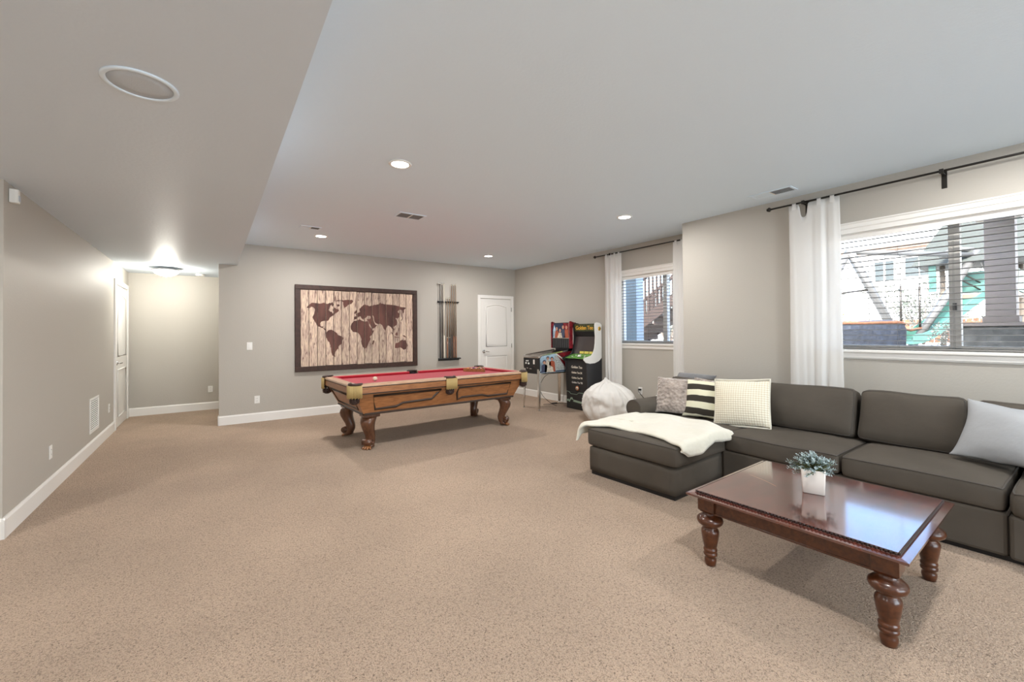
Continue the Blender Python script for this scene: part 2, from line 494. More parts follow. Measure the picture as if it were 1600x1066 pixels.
baseboard('baseboard_right_recess', (XR, YBUMP), (XR, YB))
baseboard('baseboard_right', (XB, -5.2), (XB, YBUMP))
baseboard('baseboard_right_return', (XB, YBUMP), (XR, YBUMP))

# ---- windows
def window(name, xf, hole, mull, sash_m='white_plastic'):
    y0, y1, z0, z1 = hole
    root = struct(thing(name, '', '')); del root['label'], root['category']
    cw = .09
    def casing(pts2, nm, ax, a, b):
        return MB().prism(pts2, ax, a, b).build(nm, 'trim', root)
    # head casing: stepped profile in (x, z)
    e = .05
    casing([(xf, z1 - .01), (xf - .012, z1 - .01), (xf - .014, z1 + .03), (xf - .022, z1 + .04), (xf - .022, z1 + .07), (xf - .03, z1 + .08), (xf - .03, z1 + cw), (xf, z1 + cw)], 1, y0 - cw, y1 + cw, ) if 0 else None
    MB().prism([(xf, z1 - .01), (xf - .012, z1 - .01), (xf - .014, z1 + .03), (xf - .022, z1 + .038), (xf - .022, z1 + .072), (xf - .03, z1 + .08), (xf - .03, z1 + cw), (xf, z1 + cw)], 1, y0 - cw, y1 + cw).build('head_casing', 'trim', root)
    for (ya, yb) in ((y0 - cw, y0 + .01), (y1 - .01, y1 + cw)):
        MB().box((xf - .018, ya, z0), (xf, yb, z1 - .01)).build('side_casing', 'trim', root, .004)
    MB().box((xf - .045, y0 - cw - .02, z0 - .005), (xf + .115, y1 + cw + .02, z0 + .022)).build('sill', 'trim', root, .006)
    MB().prism([(xf, z0 - .005), (xf - .022, z0 - .005), (xf - .022, z0 - .05), (xf - .014, z0 - .065), (xf, z0 - .07)], 1, y0 - cw, y1 + cw).build('apron', 'trim', root)
    # drywall/wood returns
    for (a, b) in (((xf, y0 - .0, z0), (xf + .2, y0 + .006, z1)), ((xf, y1 - .006, z0), (xf + .2, y1, z1)), ((xf, y0, z1 - .006), (xf + .2, y1, z1))):
        B('jamb_liner', a, b, 'trim', root)
    fx0, fx1 = xf + .11, xf + .17
    fw = .045
    zz0 = z0 + .0
    for (a, b) in (((fx0, y0, zz0), (fx1, y0 + fw, z1)), ((fx0, y1 - fw, zz0), (fx1, y1, z1)), ((fx0, y0 + fw, z1 - fw), (fx1, y1 - fw, z1)), ((fx0, y0 + fw, zz0), (fx1, y1 - fw, zz0 + fw + .02))):
        B('window_frame', a, b, sash_m, root, .004)
    B('meeting_stile', (fx0 - .01, mull - .035, zz0 + fw), (fx1, mull + .035, z1 - fw), sash_m, root, .004)
    for (a, b) in ((y0 + fw, mull - .035), (mull + .035, y1 - fw)):
        B('glass_pane', (xf + .135, a, zz0 + fw + .02), (xf + .141, b, z1 - fw), 'glass', root)
    if name == 'window_1':
        B('latch', (fx0 - .025, mull - .012, 1.50), (fx0 - .01, mull + .012, 1.56), 'vent_dark', root)
    rebase(root, (xf, (y0 + y1) / 2, z0))
    return root
M['vinyl_grey'] = mat('taupe vinyl', (.60, .57, .53), .5)
window('window_1', XB, W1, .748, 'vinyl_grey')
window('window_2', XR, W2, 3.90, 'white_plastic')

# ---- blinds
def blind(xf, hole, label, wand_y, cords, tilt=6, pitch=.0485):
    y0, y1, z0, z1 = hole
    y0 += .012; y1 -= .012
    x = xf + .055
    root = thing('window_blind', label, 'blind', group='open window blinds')
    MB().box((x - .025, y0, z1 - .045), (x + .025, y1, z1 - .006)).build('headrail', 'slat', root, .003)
    MB().box((x - .032, y0, z1 - .065), (x - .027, y1, z1 - .006)).build('valance', 'trim', root)
    zt = z1 - .085; zb = z0 + .055
    n = int((zt - zb) / pitch); L = y1 - y0
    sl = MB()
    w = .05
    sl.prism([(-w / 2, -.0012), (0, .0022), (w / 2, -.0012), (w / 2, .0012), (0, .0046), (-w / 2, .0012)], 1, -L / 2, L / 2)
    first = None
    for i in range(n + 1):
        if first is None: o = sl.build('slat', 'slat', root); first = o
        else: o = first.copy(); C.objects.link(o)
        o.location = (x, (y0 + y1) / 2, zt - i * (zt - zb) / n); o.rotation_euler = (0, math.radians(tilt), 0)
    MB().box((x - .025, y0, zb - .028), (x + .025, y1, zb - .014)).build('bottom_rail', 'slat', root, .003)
    for cy in cords:
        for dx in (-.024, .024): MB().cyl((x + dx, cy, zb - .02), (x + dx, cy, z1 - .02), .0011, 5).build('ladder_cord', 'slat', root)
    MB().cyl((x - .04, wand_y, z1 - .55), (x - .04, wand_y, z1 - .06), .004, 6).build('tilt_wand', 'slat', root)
    return rebase(root, (xf, (y0 + y1) / 2, z0))
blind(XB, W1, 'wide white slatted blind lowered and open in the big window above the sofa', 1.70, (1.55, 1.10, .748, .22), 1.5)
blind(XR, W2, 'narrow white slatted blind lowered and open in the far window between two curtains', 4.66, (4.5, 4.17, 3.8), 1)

# ---- doors
M['hinge'] = mat('satin nickel', (.35, .33, .30), .35, metal=1)
def panel_outline(x0, x1, z0, z1, arch):
    pts = [(x0, z0), (x1, z0), (x1, z1)]
    if arch:
        for i in range(1, 12):
            t = i / 12; pts.append((x1 + (x0 - x1) * t, z1 + arch * math.sin(PI * t) ** 1.2))
    pts.append((x0, z1))
    return pts
dr = struct(thing('door_1', '', '')); del dr['label'], dr['category']
yf = YB
B('door_slab', (4.607, yf - .02, .012), (5.385, yf - .001, 2.065), 'door', dr)
for (x0, x1, z0, z1, ar) in ((4.735, 5.258, 1.055, 1.90, .045), (4.735, 5.258, .16, .85, 0)):
    ol = panel_outline(x0, x1, z0, z1, ar)
    MB().tube([(p[0], yf - .021, p[1]) for p in ol], .011, 8, True).build('panel_moulding', 'door', dr)
    cx = (x0 + x1) / 2; cz = (z0 + z1) / 2
    inn = [(cx + (p[0] - cx) * .88, cz + (p[1] - cz) * .93) for p in ol]
    MB().prism(inn, 1, yf - .028, yf - .018).build('raised_panel', 'door', dr, .006, 2)
for (a, b) in (((4.535, yf - .024, 0), (4.597, yf, 2.145)), ((5.393, yf - .024, 0), (5.455, yf, 2.145)), ((4.597, yf - .024, 2.076), (5.393, yf, 2.145))):
    B('casing', a, b, 'trim', dr, .006)
for (a, b) in (((4.597, yf - .012, 0), (4.607, yf - .001, 2.076)), ((5.385, yf - .012, 0), (5.393, yf - .001, 2.076))):
    B('jamb', a, b, 'trim', dr)
for z in (1.85, 1.06, .28): MB().cyl((5.388, yf - .026, z - .045), (5.388, yf - .026, z + .045), .008, 8).build('hinge', 'hinge', dr)
hd = MB().cyl((4.668, yf - .021, .95), (4.668, yf - .034, .95), .032, 20).cyl((4.668, yf - .034, .95), (4.668, yf - .07, .95), .011, 10).tube([(4.66, yf - .066, .95), (4.70, yf - .068, .953), (4.74, yf - .066, .95), (4.785, yf - .06, .942)], [.012, .011, .009, .007], 8).build('handle', 'chrome', dr)
rebase(dr, (4.995, yf, 0))

d2 = struct(thing('door_2', '', '')); del d2['label'], d2['category']
for (a, b) in (((XL - .01, 8.17, 0), (XL + .022, 8.24, 2.17)), ((XL - .01, 9.26, 0), (XL + .022, 9.33, 2.17)), ((XL - .01, 8.24, 2.095), (XL + .022, 9.26, 2.17))):
    B('casing', a, b, 'trim', d2, .006)
B('door_slab', (XL + .001, 8.25, .012), (XL + .010, 9.25, 2.085), 'door', d2)
for (z0, z1, ar) in ((1.05, 1.92, .045), (.16, .85, 0)):
    ol = panel_outline(8.40, 9.10, z0, z1, ar)
    MB().tube([(XL + .011, p[0], p[1]) for p in ol], .009, 8, True).build('panel_moulding', 'door', d2)
MB().cyl((XL + .01, 8.32, .95), (XL + .02, 8.32, .95), .03, 16).cyl((XL + .02, 8.32, .95), (XL + .06, 8.32, .95), .010, 10).tube([(XL + .055, 8.32, .95), (XL + .058, 8.42, .95)], .009, 8).build('handle', 'chrome', d2)
rebase(d2, (XL, 8.75, 0))

# ================================================================ FITTINGS
def downlight(x, y, label):
    t = thing('recessed_light', label, 'light', (x, y, ZC), group='recessed ceiling lights')
    MB().lathe([(.092, 0), (.092, -.004), (.086, -.009), (.072, -.009), (.068, -.003), (.068, 0)], 32).build('trim_ring', 'white_plastic', t)
    MB().lathe([(.0675, -.0015), (.0675, -.004), (.05, -.007), (.001, -.0075)], 28).build('lens', 'lens', t)
    light('downlight_beam', 'AREA', (0, 0, -.014), DOWN_W * (.8 if x > 4 else 1), WARM, .13, parent=t)
for (x, y), lb in zip(DOWNS_SEEN, ('lit round recessed light nearest the camera, largest on the flat ceiling', 'lit round recessed light above the framed wooden map', 'lit round recessed light above the far white door corner', 'lit round recessed light on the ceiling near the far curtained window')):
    downlight(x, y, lb)

M['rim_nickel'] = mat('bright nickel rim', (.80, .79, .77), .35)
M['vent_slat'] = mat('grey vent slat', (.28, .29, .30), .6)
fl = thing('ceiling_light', 'lit white frosted glass bowl light with nickel rim on the low hall ceiling', 'light', (-.59, 8.52, ZS))
MB().lathe([(.10, 0), (.11, -.012), (.175, -.028), (.19, -.036), (.185, -.044), (.165, -.046)], 40).build('rim', 'rim_nickel', fl)
MB().lathe([(.165, -.044), (.160, -.060), (.140, -.085), (.105, -.108), (.06, -.122), (.012, -.127)], 40).build('glass_bowl', 'bowl', fl)
MB().lathe([(.012, -.126), (.014, -.132), (.004, -.142)], 12).build('finial', 'hinge', fl)
light('bowl_glow', 'POINT', (-.59, 8.52, 2.24), 42, (1, .96, .86), .10)

spk = thing('ceiling_speaker', 'large round white grille speaker set flush in the low ceiling', 'speaker', (-.245, 2.345, ZS))
MB().lathe([(.128, 0), (.128, -.004), (.122, -.007), (.110, -.007), (.108, -.002), (.108, 0)], 48).build('trim_ring', 'ceiling', spk)
M['grille'] = mat('perforated grille', (.55, .60, .65), .6, bump=[('voronoi', 420, .5, .002)])
MB().lathe([(.108, -.001), (.108, -.003), (.06, -.0045), (.001, -.005)], 48).build('grille', 'grille', spk)

def register(label, x0, x1, y0, y1, z, along, dark=((0, 1),), n=9):
    t = thing('ceiling_vent', label, 'vent', ((x0 + x1) / 2, (y0 + y1) / 2, z))
    w, d = x1 - x0, y1 - y0; f = .022
    mb = MB()
    for (a, b) in (((-w / 2, -d / 2), (w / 2, -d / 2 + f)), ((-w / 2, d / 2 - f), (w / 2, d / 2)), ((-w / 2, -d / 2 + f), (-w / 2 + f, d / 2 - f)), ((w / 2 - f, -d / 2 + f), (w / 2, d / 2 - f))):
        mb.box((*a, -.007), (*b, 0))
    mb.build('frame', 'ceiling', t, .002)
    B('backing', (-w / 2 + f, -d / 2 + f, -.0015), (w / 2 - f, d / 2 - f, -.0005), 'vent_dark', t)
    inner = (w - 2 * f) if along == 'x' else (d - 2 * f)
    for (a, b, tilt) in dark:
        if tilt < 0:
            ca, cb_ = -inner / 2 + inner * a, -inner / 2 + inner * b
            (B('closed_louvres', (ca, -d / 2 + f, -.005), (cb_, d / 2 - f, -.001), 'ceiling', t) if along == 'x' else B('closed_louvres', (-w / 2 + f, ca, -.005), (w / 2 - f, cb_, -.001), 'ceiling', t))
            continue
        k = max(2, int(n * (b - a)))
        for i in range(k):
            c = -inner / 2 + inner * (a + (b - a) * (i + .5) / k)
            s = MB().box((-.0035, -(d / 2 - f) if along == 'x' else -(w / 2 - f), -.0006), (.0035, (d / 2 - f) if along == 'x' else (w / 2 - f), .0006)).build('louvre', 'vent_slat', t)
            if along == 'x': s.location = (c, 0, -.0045); s.rotation_euler = (0, math.radians(tilt), 0)
            else: s.location = (0, c, -.0045); s.rotation_euler = (math.radians(tilt), 0, math.radians(90)); s.rotation_euler = (0, math.radians(tilt), math.radians(90))
    if len(dark) > 1:
        if along == 'x': B('divider', (-.008, -d / 2 + f, -.007), (.008, d / 2 - f, 0), 'white_plastic', t)
        else: B('divider', (-w / 2 + f, -.008, -.007), (w / 2 - f, .008, 0), 'white_plastic', t)
    return t
register('wide two-panel grey vent in the middle of the flat ceiling', 1.75, 2.08, 4.67, 4.89, ZC, 'x', ((0, .5, 60), (.5, 1, 60)), 20)
register('small vent beside the recessed light over the wooden map', .92, 1.17, 5.93, 6.08, ZC, 'x', ((0, .5, -12), (.5, 1, 60)), 18)
register('vent in the ceiling beside the near curtain rod', 4.55, 4.73, 1.76, 2.16, ZC, 'y', ((0, .5, 60), (.5, 1, -12)), 22)

sm = thing('smoke_detector', 'small white detector on the hall ceiling right of the glass bowl light', 'detector', (-.17, 9.10, ZS))
MB().lathe([(.065, 0), (.065, -.018), (.055, -.03), (.02, -.033)], 28).build('housing', 'white_plastic', sm)
MB().lathe([(.012, -.033), (.010, -.037)], 12).build('test_button', 'grille', sm)

def wall_plate(name, label, cat, loc, nrm, kind='outlet', size=(.072, .116)):
    t = thing(name, label, cat, loc)
    t.rotation_euler = (0, 0, {'x': PI / 2, '-y': 0, '-x': -PI / 2}[nrm])
    w, h = size
    B('cover_plate', (-w / 2, -.006, -h / 2), (w / 2, 0, h / 2), 'white_plastic', t, .003)
    if kind == 'outlet':
        for s in (-1, 1):
            r = B('receptacle', (-.017, -.008, s * .021 - .015), (.017, -.005, s * .021 + .015), 'white_plastic', t, .004)
            B('slot', (-.008, -.0085, s * .021 - .004), (-.0055, -.0078, s * .021 + .006), 'black', r); B('slot', (.0055, -.0085, s * .021 - .004), (.008, -.0078, s * .021 + .006), 'black', r)
    elif kind == 'switch':
        B('rocker', (-.017, -.010, -.034), (.017, -.005, .034), 'white_plastic', t, .003)
    return t
wall_plate('light_switch', 'white rocker light switch left of the wooden map', 'switch', (.467, YB, 1.172), '-y', 'switch', (.075, .118))
wall_plate('wall_outlet', 'white outlet low on the wall below the light switch', 'outlet', (.564, YB, .341), '-y')
wall_plate('wall_outlet', 'white outlet low on the far hall wall', 'outlet', (-.03, YA, .369), '-y')
wall_plate('wall_outlet', 'white outlet on the left wall nearest the camera', 'outlet', (XL, 5.30, .348), 'x')
wall_plate('wall_outlet', 'white outlet on the left wall beyond the louvred grille', 'outlet', (XL, 7.83, .371), 'x')
wo = wall_plate('wall_outlet', 'white outlet with a plug below the far window beside the beanbag', 'outlet', (XR, 4.29, .41), '-x')
pg = MB().box((-.02, -.04, .008), (.02, -.006, .034)).build('plug', 'black', wo, .004)
pir = thing('motion_sensor', 'small white motion sensor high on the left wall at its near corner', 'sensor', (XL, 4.39, 2.325))
pir.rotation_euler = (0, 0, PI / 2)
MB().prism([(-.032, -.001), (.032, -.001), (.030, -.03), (.018, -.045), (-.018, -.045), (-.030, -.03)], 2, -.05, .045).build('housing', 'white_plastic', pir, .006)
B('sensor_lens', (-.016, -.0475, -.035), (.016, -.044, .005), 'grille', pir, .001)

rg = thing('return_grille', 'white louvred return air grille low on the left wall', 'vent', (XL, 6.955, .425))
rg.rotation_euler = (0, 0, PI / 2)
w, h = .46, .40
mb = MB()
for (a, b) in (((-w / 2, -h / 2), (w / 2, -h / 2 + .028)), ((-w / 2, h / 2 - .028), (w / 2, h / 2)), ((-w / 2, -h / 2 + .028), (-w / 2 + .028, h / 2 - .028)), ((w / 2 - .028, -h / 2 + .028), (w / 2, h / 2 - .028))):
    mb.box((a[0], -.008, a[1]), (b[0], 0, b[1]))
mb.build('frame', 'white_plastic', rg, .002)
B('backing', (-w / 2 + .028, -.0015, -h / 2 + .028), (w / 2 - .028, -.0005, h / 2 - .028), 'vent_dark', rg)
for i in range(15):
    s = MB().box((-w / 2 + .028, -.006, -.0008), (w / 2 - .028, .006, .0008)).build('louvre', 'white_plastic', rg)
    s.location = (0, -.006, -h / 2 + .04 + i * (h - .08) / 14); s.rotation_euler = (math.radians(40), 0, 0)

# ---- curtains and rods
def curtain(label, x, y0, y1, ztop, zbot, folds, amp=.022, seed=0, notch=None, flare=0):
    """a hanging cloth panel parallel to the window wall, with header tabs"""
    root = thing('curtain', label, 'curtain', group='white linen curtains')
    nu, nv = folds * 12, 34
    vs = []; fs = []
    for j in range(nv + 1):
        v = j / nv; z = ztop + (zbot - ztop) * v
        wd = 1 + flare * min(1, v * 1.4)
        for i in range(nu + 1):
            u = i / nu
            yy = y0 + (y1 - y0) * (.5 + (u - .5) * wd)
            ph = 2 * PI * folds * (u + .05 * math.sin(2.2 * v + seed) * math.sin(2 * PI * u) + .10 * noise.noise(Vector((u * 2.5 + seed, v * .7, seed)))) + seed
            a = amp * (.25 + .75 * min(1, v * 4)) * (.6 + 1.5 * noise.noise(Vector((u * 3, v * 1.5, seed))))
            xx = x + a * math.sin(ph) + .3 * a * math.sin(2.3 * ph + seed)
            yy += .25 * a * math.cos(ph * 2)
            zz = z
            if notch: zz = z - notch[2] * max(0, 1 - ((yy - notch[0]) / notch[1]) ** 4) * max(0, 1 - v * 2.5)
            vs.append((xx, yy, zz))
    for j in range(nv):
        for i in range(nu):
            a = j * (nu + 1) + i; fs.append((a, a + 1, a + nu + 2, a + nu + 1))
    o = MB().add(vs, fs, True).build('cloth', 'sheer', root)
    sd = o.modifiers.new('thickness', 'SOLIDIFY'); sd.thickness = .0016
    nt = max(3, folds)
    for k in range(nt):
        yc = y0 + (y1 - y0) * (k + .5) / nt
        if notch and abs(yc - notch[0]) < notch[1] + .02: continue
        pts = []
        for a in range(13):
            t = PI * a / 12
            pts.append((x + .0155 * math.cos(t), ztop + .0 + .016 * math.sin(t) + .006))
        vs = []; fs = []
        pts = [(x + .0155, ztop - .05)] + pts + [(x - .0155, ztop - .05)]
        for p in pts: vs += [(p[0], yc - .018, p[1]), (p[0], yc + .018, p[1])]
        for q in range(len(pts) - 1): fs.append((2 * q, 2 * q + 1, 2 * q + 3, 2 * q + 2))
        MB().add(vs, fs, True).build('tab', 'sheer', root)
    return rebase(root, (x, (y0 + y1) / 2, zbot))
RODX1, RODX2, RODZ = 4.885, 5.42, 2.64
curtain('white curtain left of the big window, hanging behind the sofa', RODX1, 1.475, 1.91, RODZ - .015, .03, 4, .016, 1.3, flare=.06, notch=(1.775, .038, .135))
curtain('white curtain left of the far window, behind the beanbag', RODX2, 4.57, 4.925, RODZ - .015, .03, 4, .015, 2.2, flare=.02)
curtain('white curtain right of the far window, beside the wall corner', RODX2, 3.24, 3.62, RODZ - .015, .03, 4, .015, 4.4, flare=.06)
def rod(label, x, xw, y0, y1, brk):
    root = thing('curtain_rod', label, 'curtain rod')
    MB().cyl((x, y0, RODZ), (x, y1, RODZ), .0095, 12).build('rod', 'bronze', root)
    MB().lathe([(.004, 0), (.016, .004), (.024, .014), (.024, .022), (.014, .030), (.018, .036), (.006, .044)], 16, Matrix.Translation((x, y1, RODZ)) @ Matrix.Rotation(-PI / 2, 4, 'X')).build('finial', 'bronze', root)
    for y in brk:
        mb = MB().box((xw - .004, y - .017, RODZ - .125), (xw, y + .017, RODZ + .03)).box((x - .012, y - .01, RODZ - .02), (xw, y + .01, RODZ - .010))
        mb.box((x - .022, y - .014, RODZ - .022), (x - .011, y + .014, RODZ + .014))
        mb.build('bracket', 'bronze', root, .002)
    return rebase(root, (xw, (y0 + y1) / 2, RODZ))
rod('long dark bronze curtain rod above the big window', RODX1, XB, -1.2, 2.08, (1.775, .78, -.9))
rod('dark bronze curtain rod above the far window', RODX2, XR, 3.215, 5.13, (4.80, 3.3))

# ================================================================ SECTIONAL SOFA
def world_child(root_loc):  # helper: convert world to local for unrotated roots
    return lambda p: (p[0] - root_loc[0], p[1] - root_loc[1], p[2] - root_loc[2])
SO = (4.2, 1.3, 0)
sofa = thing('sectional_sofa', 'long olive grey sectional sofa with a chaise along the window wall', 'sofa', SO)
q = world_child(SO)
def srect(name, a, b, m, bevel=.012, r=None, piped=None):
    c = [(a[i] + b[i]) / 2 for i in range(3)]; sz = [abs(b[i] - a[i]) for i in range(3)]
    if r:
        return cushion(name, sz, r, m, sofa, q(c), (0, 0, 0), 0, .003, len(name), piped, (1,), 2, (8, 8, 4))
    return B(name, q(a), q(b), m, sofa, bevel)
srect('sofa_base', (3.714, .352, .03), (4.78, 2.02, .285), 'sofa', .02)
srect('sofa_base', (3.690, -.62, .03), (4.78, .348, .285), 'sofa', .02)
srect('sofa_base', (3.714, 2.024, .03), (4.78, 2.95, .27), 'sofa', .02)
cb = cushion('chaise_base', (.83, .895, .235), .02, 'sofa', sofa, q((3.36, 2.455, .1475)), (0, 0, .05), 0, 0, 1, None, n=(4, 4, 3))
cpl = B('plinth', (-.395, -.43, -.0), (.395, .43, .032), 'black', sofa); cpl.location = q((3.36, 2.455, 0)); cpl.rotation_euler = (0, 0, .05)
B('plinth', q((3.75, -.6, 0)), q((4.74, 2.90, .031)), 'black', sofa)
# frame back and far arm
srect('back_frame', (4.60, -.62, .05), (4.80, 3.02, .72), 'sofa', .03)
arm = MB()
prof = []
for i in range(25):
    a = -PI * .12 + (PI * 1.30) * i / 24
    prof.append((3.005 + .100 * math.cos(a), .505 + .098 * math.sin(a)))
prof += [(2.945, .40), (2.945, .04), (3.075, .04), (3.075, .44)]
arm.prism([(p[0] - SO[1], p[1]) for p in prof], 0, 3.735 - SO[0], 4.74 - SO[0], smooth=False)
ao = arm.build('arm', 'sofa', sofa, .006)
for po in ao.data.polygons: po.use_smooth = len(po.vertices) == 4
MB().tube([(3.735 - SO[0], 3.005 + .092 * math.cos(a) - SO[1], .505 + .09 * math.sin(a)) for a in [2 * PI * i / 28 for i in range(28)]], .004, 6, True).build('arm_piping', 'sofa_pipe', ao)
def wcush(name, a, b, r, crown, seed, rot=(0, 0, 0), rings=(1,), ax=2, n=(14, 14, 6), nz=.006, puff=0):
    c = [(a[i] + b[i]) / 2 for i in range(3)]; sz = [abs(b[i] - a[i]) for i in range(3)]
    return cushion(name, sz, r, 'sofa', sofa, q(c), rot, crown, nz, seed, 'piping', rings, ax, n, puff)
wcush('seat_cushion', (3.695, 1.152, .285), (4.50, 2.00, .435), .035, .022, 1)
wcush('seat_cushion', (3.700, .356, .285), (4.50, 1.144, .435), .035, .022, 2)
wcush('seat_cushion', (3.665, -.50, .275), (4.50, .346, .430), .05, .022, 3)
wcush('chaise_cushion', (2.925, 1.985, .268), (4.45, 2.925, .432), .035, .016, 4, (0, 0, .035), n=(18, 14, 6))
# back cushions: boxes leaning on the frame, piped along both faces
def back(y0, y1, seed, zt=.84, x=4.385, lean=14, w=.19):
    hgt = zt - .425
    o = cushion('back_cushion', (w, y1 - y0 - .006, hgt), .055, 'sofa', sofa, q((x + .03, (y0 + y1) / 2, .425 + hgt / 2)), (0, math.radians(lean), 0), 0, .012, seed, None, (1,), 0, (6, 16, 10))
    vs, fs, ring = soft_box((w, y1 - y0 - .006, hgt), .055, (6, 16, 10), 0, .012, seed)
    for sg in (-1,):
        MB().tube(ring(sg, 16, 0), .006, 6, True).build('piping', 'sofa_pipe', o)
    # soften: bulge the face
    for v in o.data.vertices:
        k = max(0, 1 - (v.co.y / ((y1 - y0) / 2)) ** 2) * max(0, 1 - (v.co.z / (hgt / 2)) ** 2)
        v.co.x += .045 * k * (1 if v.co.x > 0 else -1) * (abs(v.co.x) / (w / 2))
    return o
back(1.225, 2.12, 11); back(.58, 1.215, 12); back(-.45, .57, 13); back(2.13, 2.98, 14, .81)

# ---- cushions lying on the sofa
def put_pillow(name, label, bottom, xdir, lean, w, h, t, m, roll=0, **kw):
    root = thing(name, label, 'pillow')
    x = Vector(xdir).normalized(); nrm = Vector((-x.y, x.x, 0)) * -1      # horizontal normal
    if nrm.x > 0: nrm = -nrm
    up = (Vector((0, 0, 1)) * math.cos(lean) - nrm * math.sin(lean))
    b = Vector(bottom)
    mx = frame_mx(b, x, up)
    root.location = b
    root.rotation_euler = mx.to_3x3().to_euler()
    o = pillow('cover', w, h, t, m, root, **kw)
    o.location = (0, h / 2 * (abs(math.cos(roll)) + abs(math.sin(roll)) * w / h), 0); o.rotation_euler = (0, 0, roll)
    return root, o
put_pillow('throw_pillow', 'taupe plush square pillow, leftmost on the chaise', (4.06, 2.735, .452), (.35, -.94, 0), .42, .41, .41, .15, 'fur', seed=1, wr=.012, pw=.42)
r_, o_ = put_pillow('throw_pillow', 'pillow with black and cream horizontal stripes', (4.10, 2.43, .448), (.10, -1, 0), .36, .43, .40, .14, None, seed=2, wr=.008)
def stripes():
    m = bpy.data.materials.new('cream and black stripes'); m.use_nodes = True
    nt = m.node_tree; n = nt.nodes; l = nt.links; b = n['Principled BSDF']
    tc = n.new('ShaderNodeTexCoord'); sx = n.new('ShaderNodeSeparateXYZ'); l.new(tc.outputs['Object'], sx.inputs[0])
    wv = n.new('ShaderNodeTexNoise'); wv.inputs['Scale'].default_value = 6; l.new(tc.outputs['Object'], wv.inputs['Vector'])
    a = n.new('ShaderNodeMath'); a.operation = 'MULTIPLY_ADD'; a.inputs[1].default_value = .03; l.new(wv.outputs['Fac'], a.inputs[0]); l.new(sx.outputs['Y'], a.inputs[2])
    f = n.new('ShaderNodeMath'); f.operation = 'MULTIPLY_ADD'; f.inputs[1].default_value = 1 / .128; f.inputs[2].default_value = .22; l.new(a.outputs[0], f.inputs[0])
    g = n.new('ShaderNodeMath'); g.operation = 'FRACT'; l.new(f.outputs[0], g.inputs[0])
    c = n.new('ShaderNodeMath'); c.operation = 'GREATER_THAN'; c.inputs[1].default_value = .5; l.new(g.outputs[0], c.inputs[0])
    mx = n.new('ShaderNodeMix'); mx.data_type = 'RGBA'; mx.inputs[6].default_value = (.035, .028, .02, 1); mx.inputs[7].default_value = (.78, .76, .58, 1)
    l.new(c.outputs[0], mx.inputs[0]); l.new(mx.outputs[2], b.inputs['Base Color']); b.inputs['Roughness'].default_value = .9
    return m
M['stripes'] = stripes(); o_.data.materials.clear(); o_.data.materials.append(M['stripes'])
def waffle():
    m = mat('cream waffle knit', (.80, .74, .58), .9, sheen=.3)
    nt = m.node_tree; n = nt.nodes; l = nt.links; b = n['Principled BSDF']
    tc = n.new('ShaderNodeTexCoord'); sx = n.new('ShaderNodeSeparateXYZ'); l.new(tc.outputs['Object'], sx.inputs[0])
    outs = []
    for ax in ('X', 'Y'):
        k = n.new('ShaderNodeMath'); k.operation = 'MULTIPLY'; k.inputs[1].default_value = 2 * PI / .021; l.new(sx.outputs[ax], k.inputs[0])
        s = n.new('ShaderNodeMath'); s.operation = 'SINE'; l.new(k.outputs[0], s.inputs[0]); outs.append(s)
    p = n.new('ShaderNodeMath'); p.operation = 'ADD'; l.new(outs[0].outputs[0], p.inputs[0]); l.new(outs[1].outputs[0], p.inputs[1])
    mr = n.new('ShaderNodeMapRange'); mr.inputs[1].default_value = -1.2; mr.inputs[2].default_value = 1.6; l.new(p.outputs[0], mr.inputs[0])
    mx = n.new('ShaderNodeMix'); mx.data_type = 'RGBA'; mx.inputs[6].default_value = (.70, .62, .47, 1); mx.inputs[7].default_value = (.90, .86, .72, 1)
    l.new(mr.outputs[0], mx.inputs[0]); l.new(mx.outputs[2], b.inputs['Base Color'])
    bp = n.new('ShaderNodeBump'); bp.inputs['Strength'].default_value = .6; bp.inputs['Distance'].default_value = .004
    l.new(mr.outputs[0], bp.inputs['Height']); l.new(bp.outputs[0], b.inputs['Normal'])
    return m
M['waffle'] = waffle()
r_, o_ = put_pillow('throw_pillow', 'cream waffle-textured square pillow with a rolled edge', (4.07, 2.04, .425), (.16, -1, 0), .30, .49, .435, .17, 'waffle', seed=3, wr=.008, ears=.04, roll=.075)
ed = []
for (a0, b0, a1, b1) in ((-1, -1, 1, -1), (1, -1, 1, 1), (1, 1, -1, 1), (-1, 1, -1, -1)):
    for i in range(14):
        t = i / 14; u = a0 + (a1 - a0) * t; v = b0 + (b1 - b0) * t
        ed.append((.245 * u * (1 - .04 * (1 - v * v)), .23 * v * (1 - .04 * (1 - u * u)), 0))
MB().tube(ed, .009, 8, True).build('rolled_edge', 'blanket', o_)
put_pillow('throw_pillow', 'charcoal pillow lying behind the plush and striped pillows', (4.40, 2.78, .70), (.05, -1, 0), 1.0, .46, .26, .12, 'dark_velvet', seed=4, wr=.014)
put_pillow('throw_pillow', 'pinkish patterned pillow peeking out behind the striped pillow', (4.215, 2.42, .452), (.15, -1, 0), .34, .40, .405, .10, 'fur', seed=6, wr=.010)
put_pillow('throw_pillow', 'pale grey sateen pillow leaning in the right corner of the sofa', (4.06, .36, .448), (-.25, -.97, 0), .46, .60, .42, .17, 'grey_pillow', seed=5, wr=.012, ears=.13, roll=-.06)

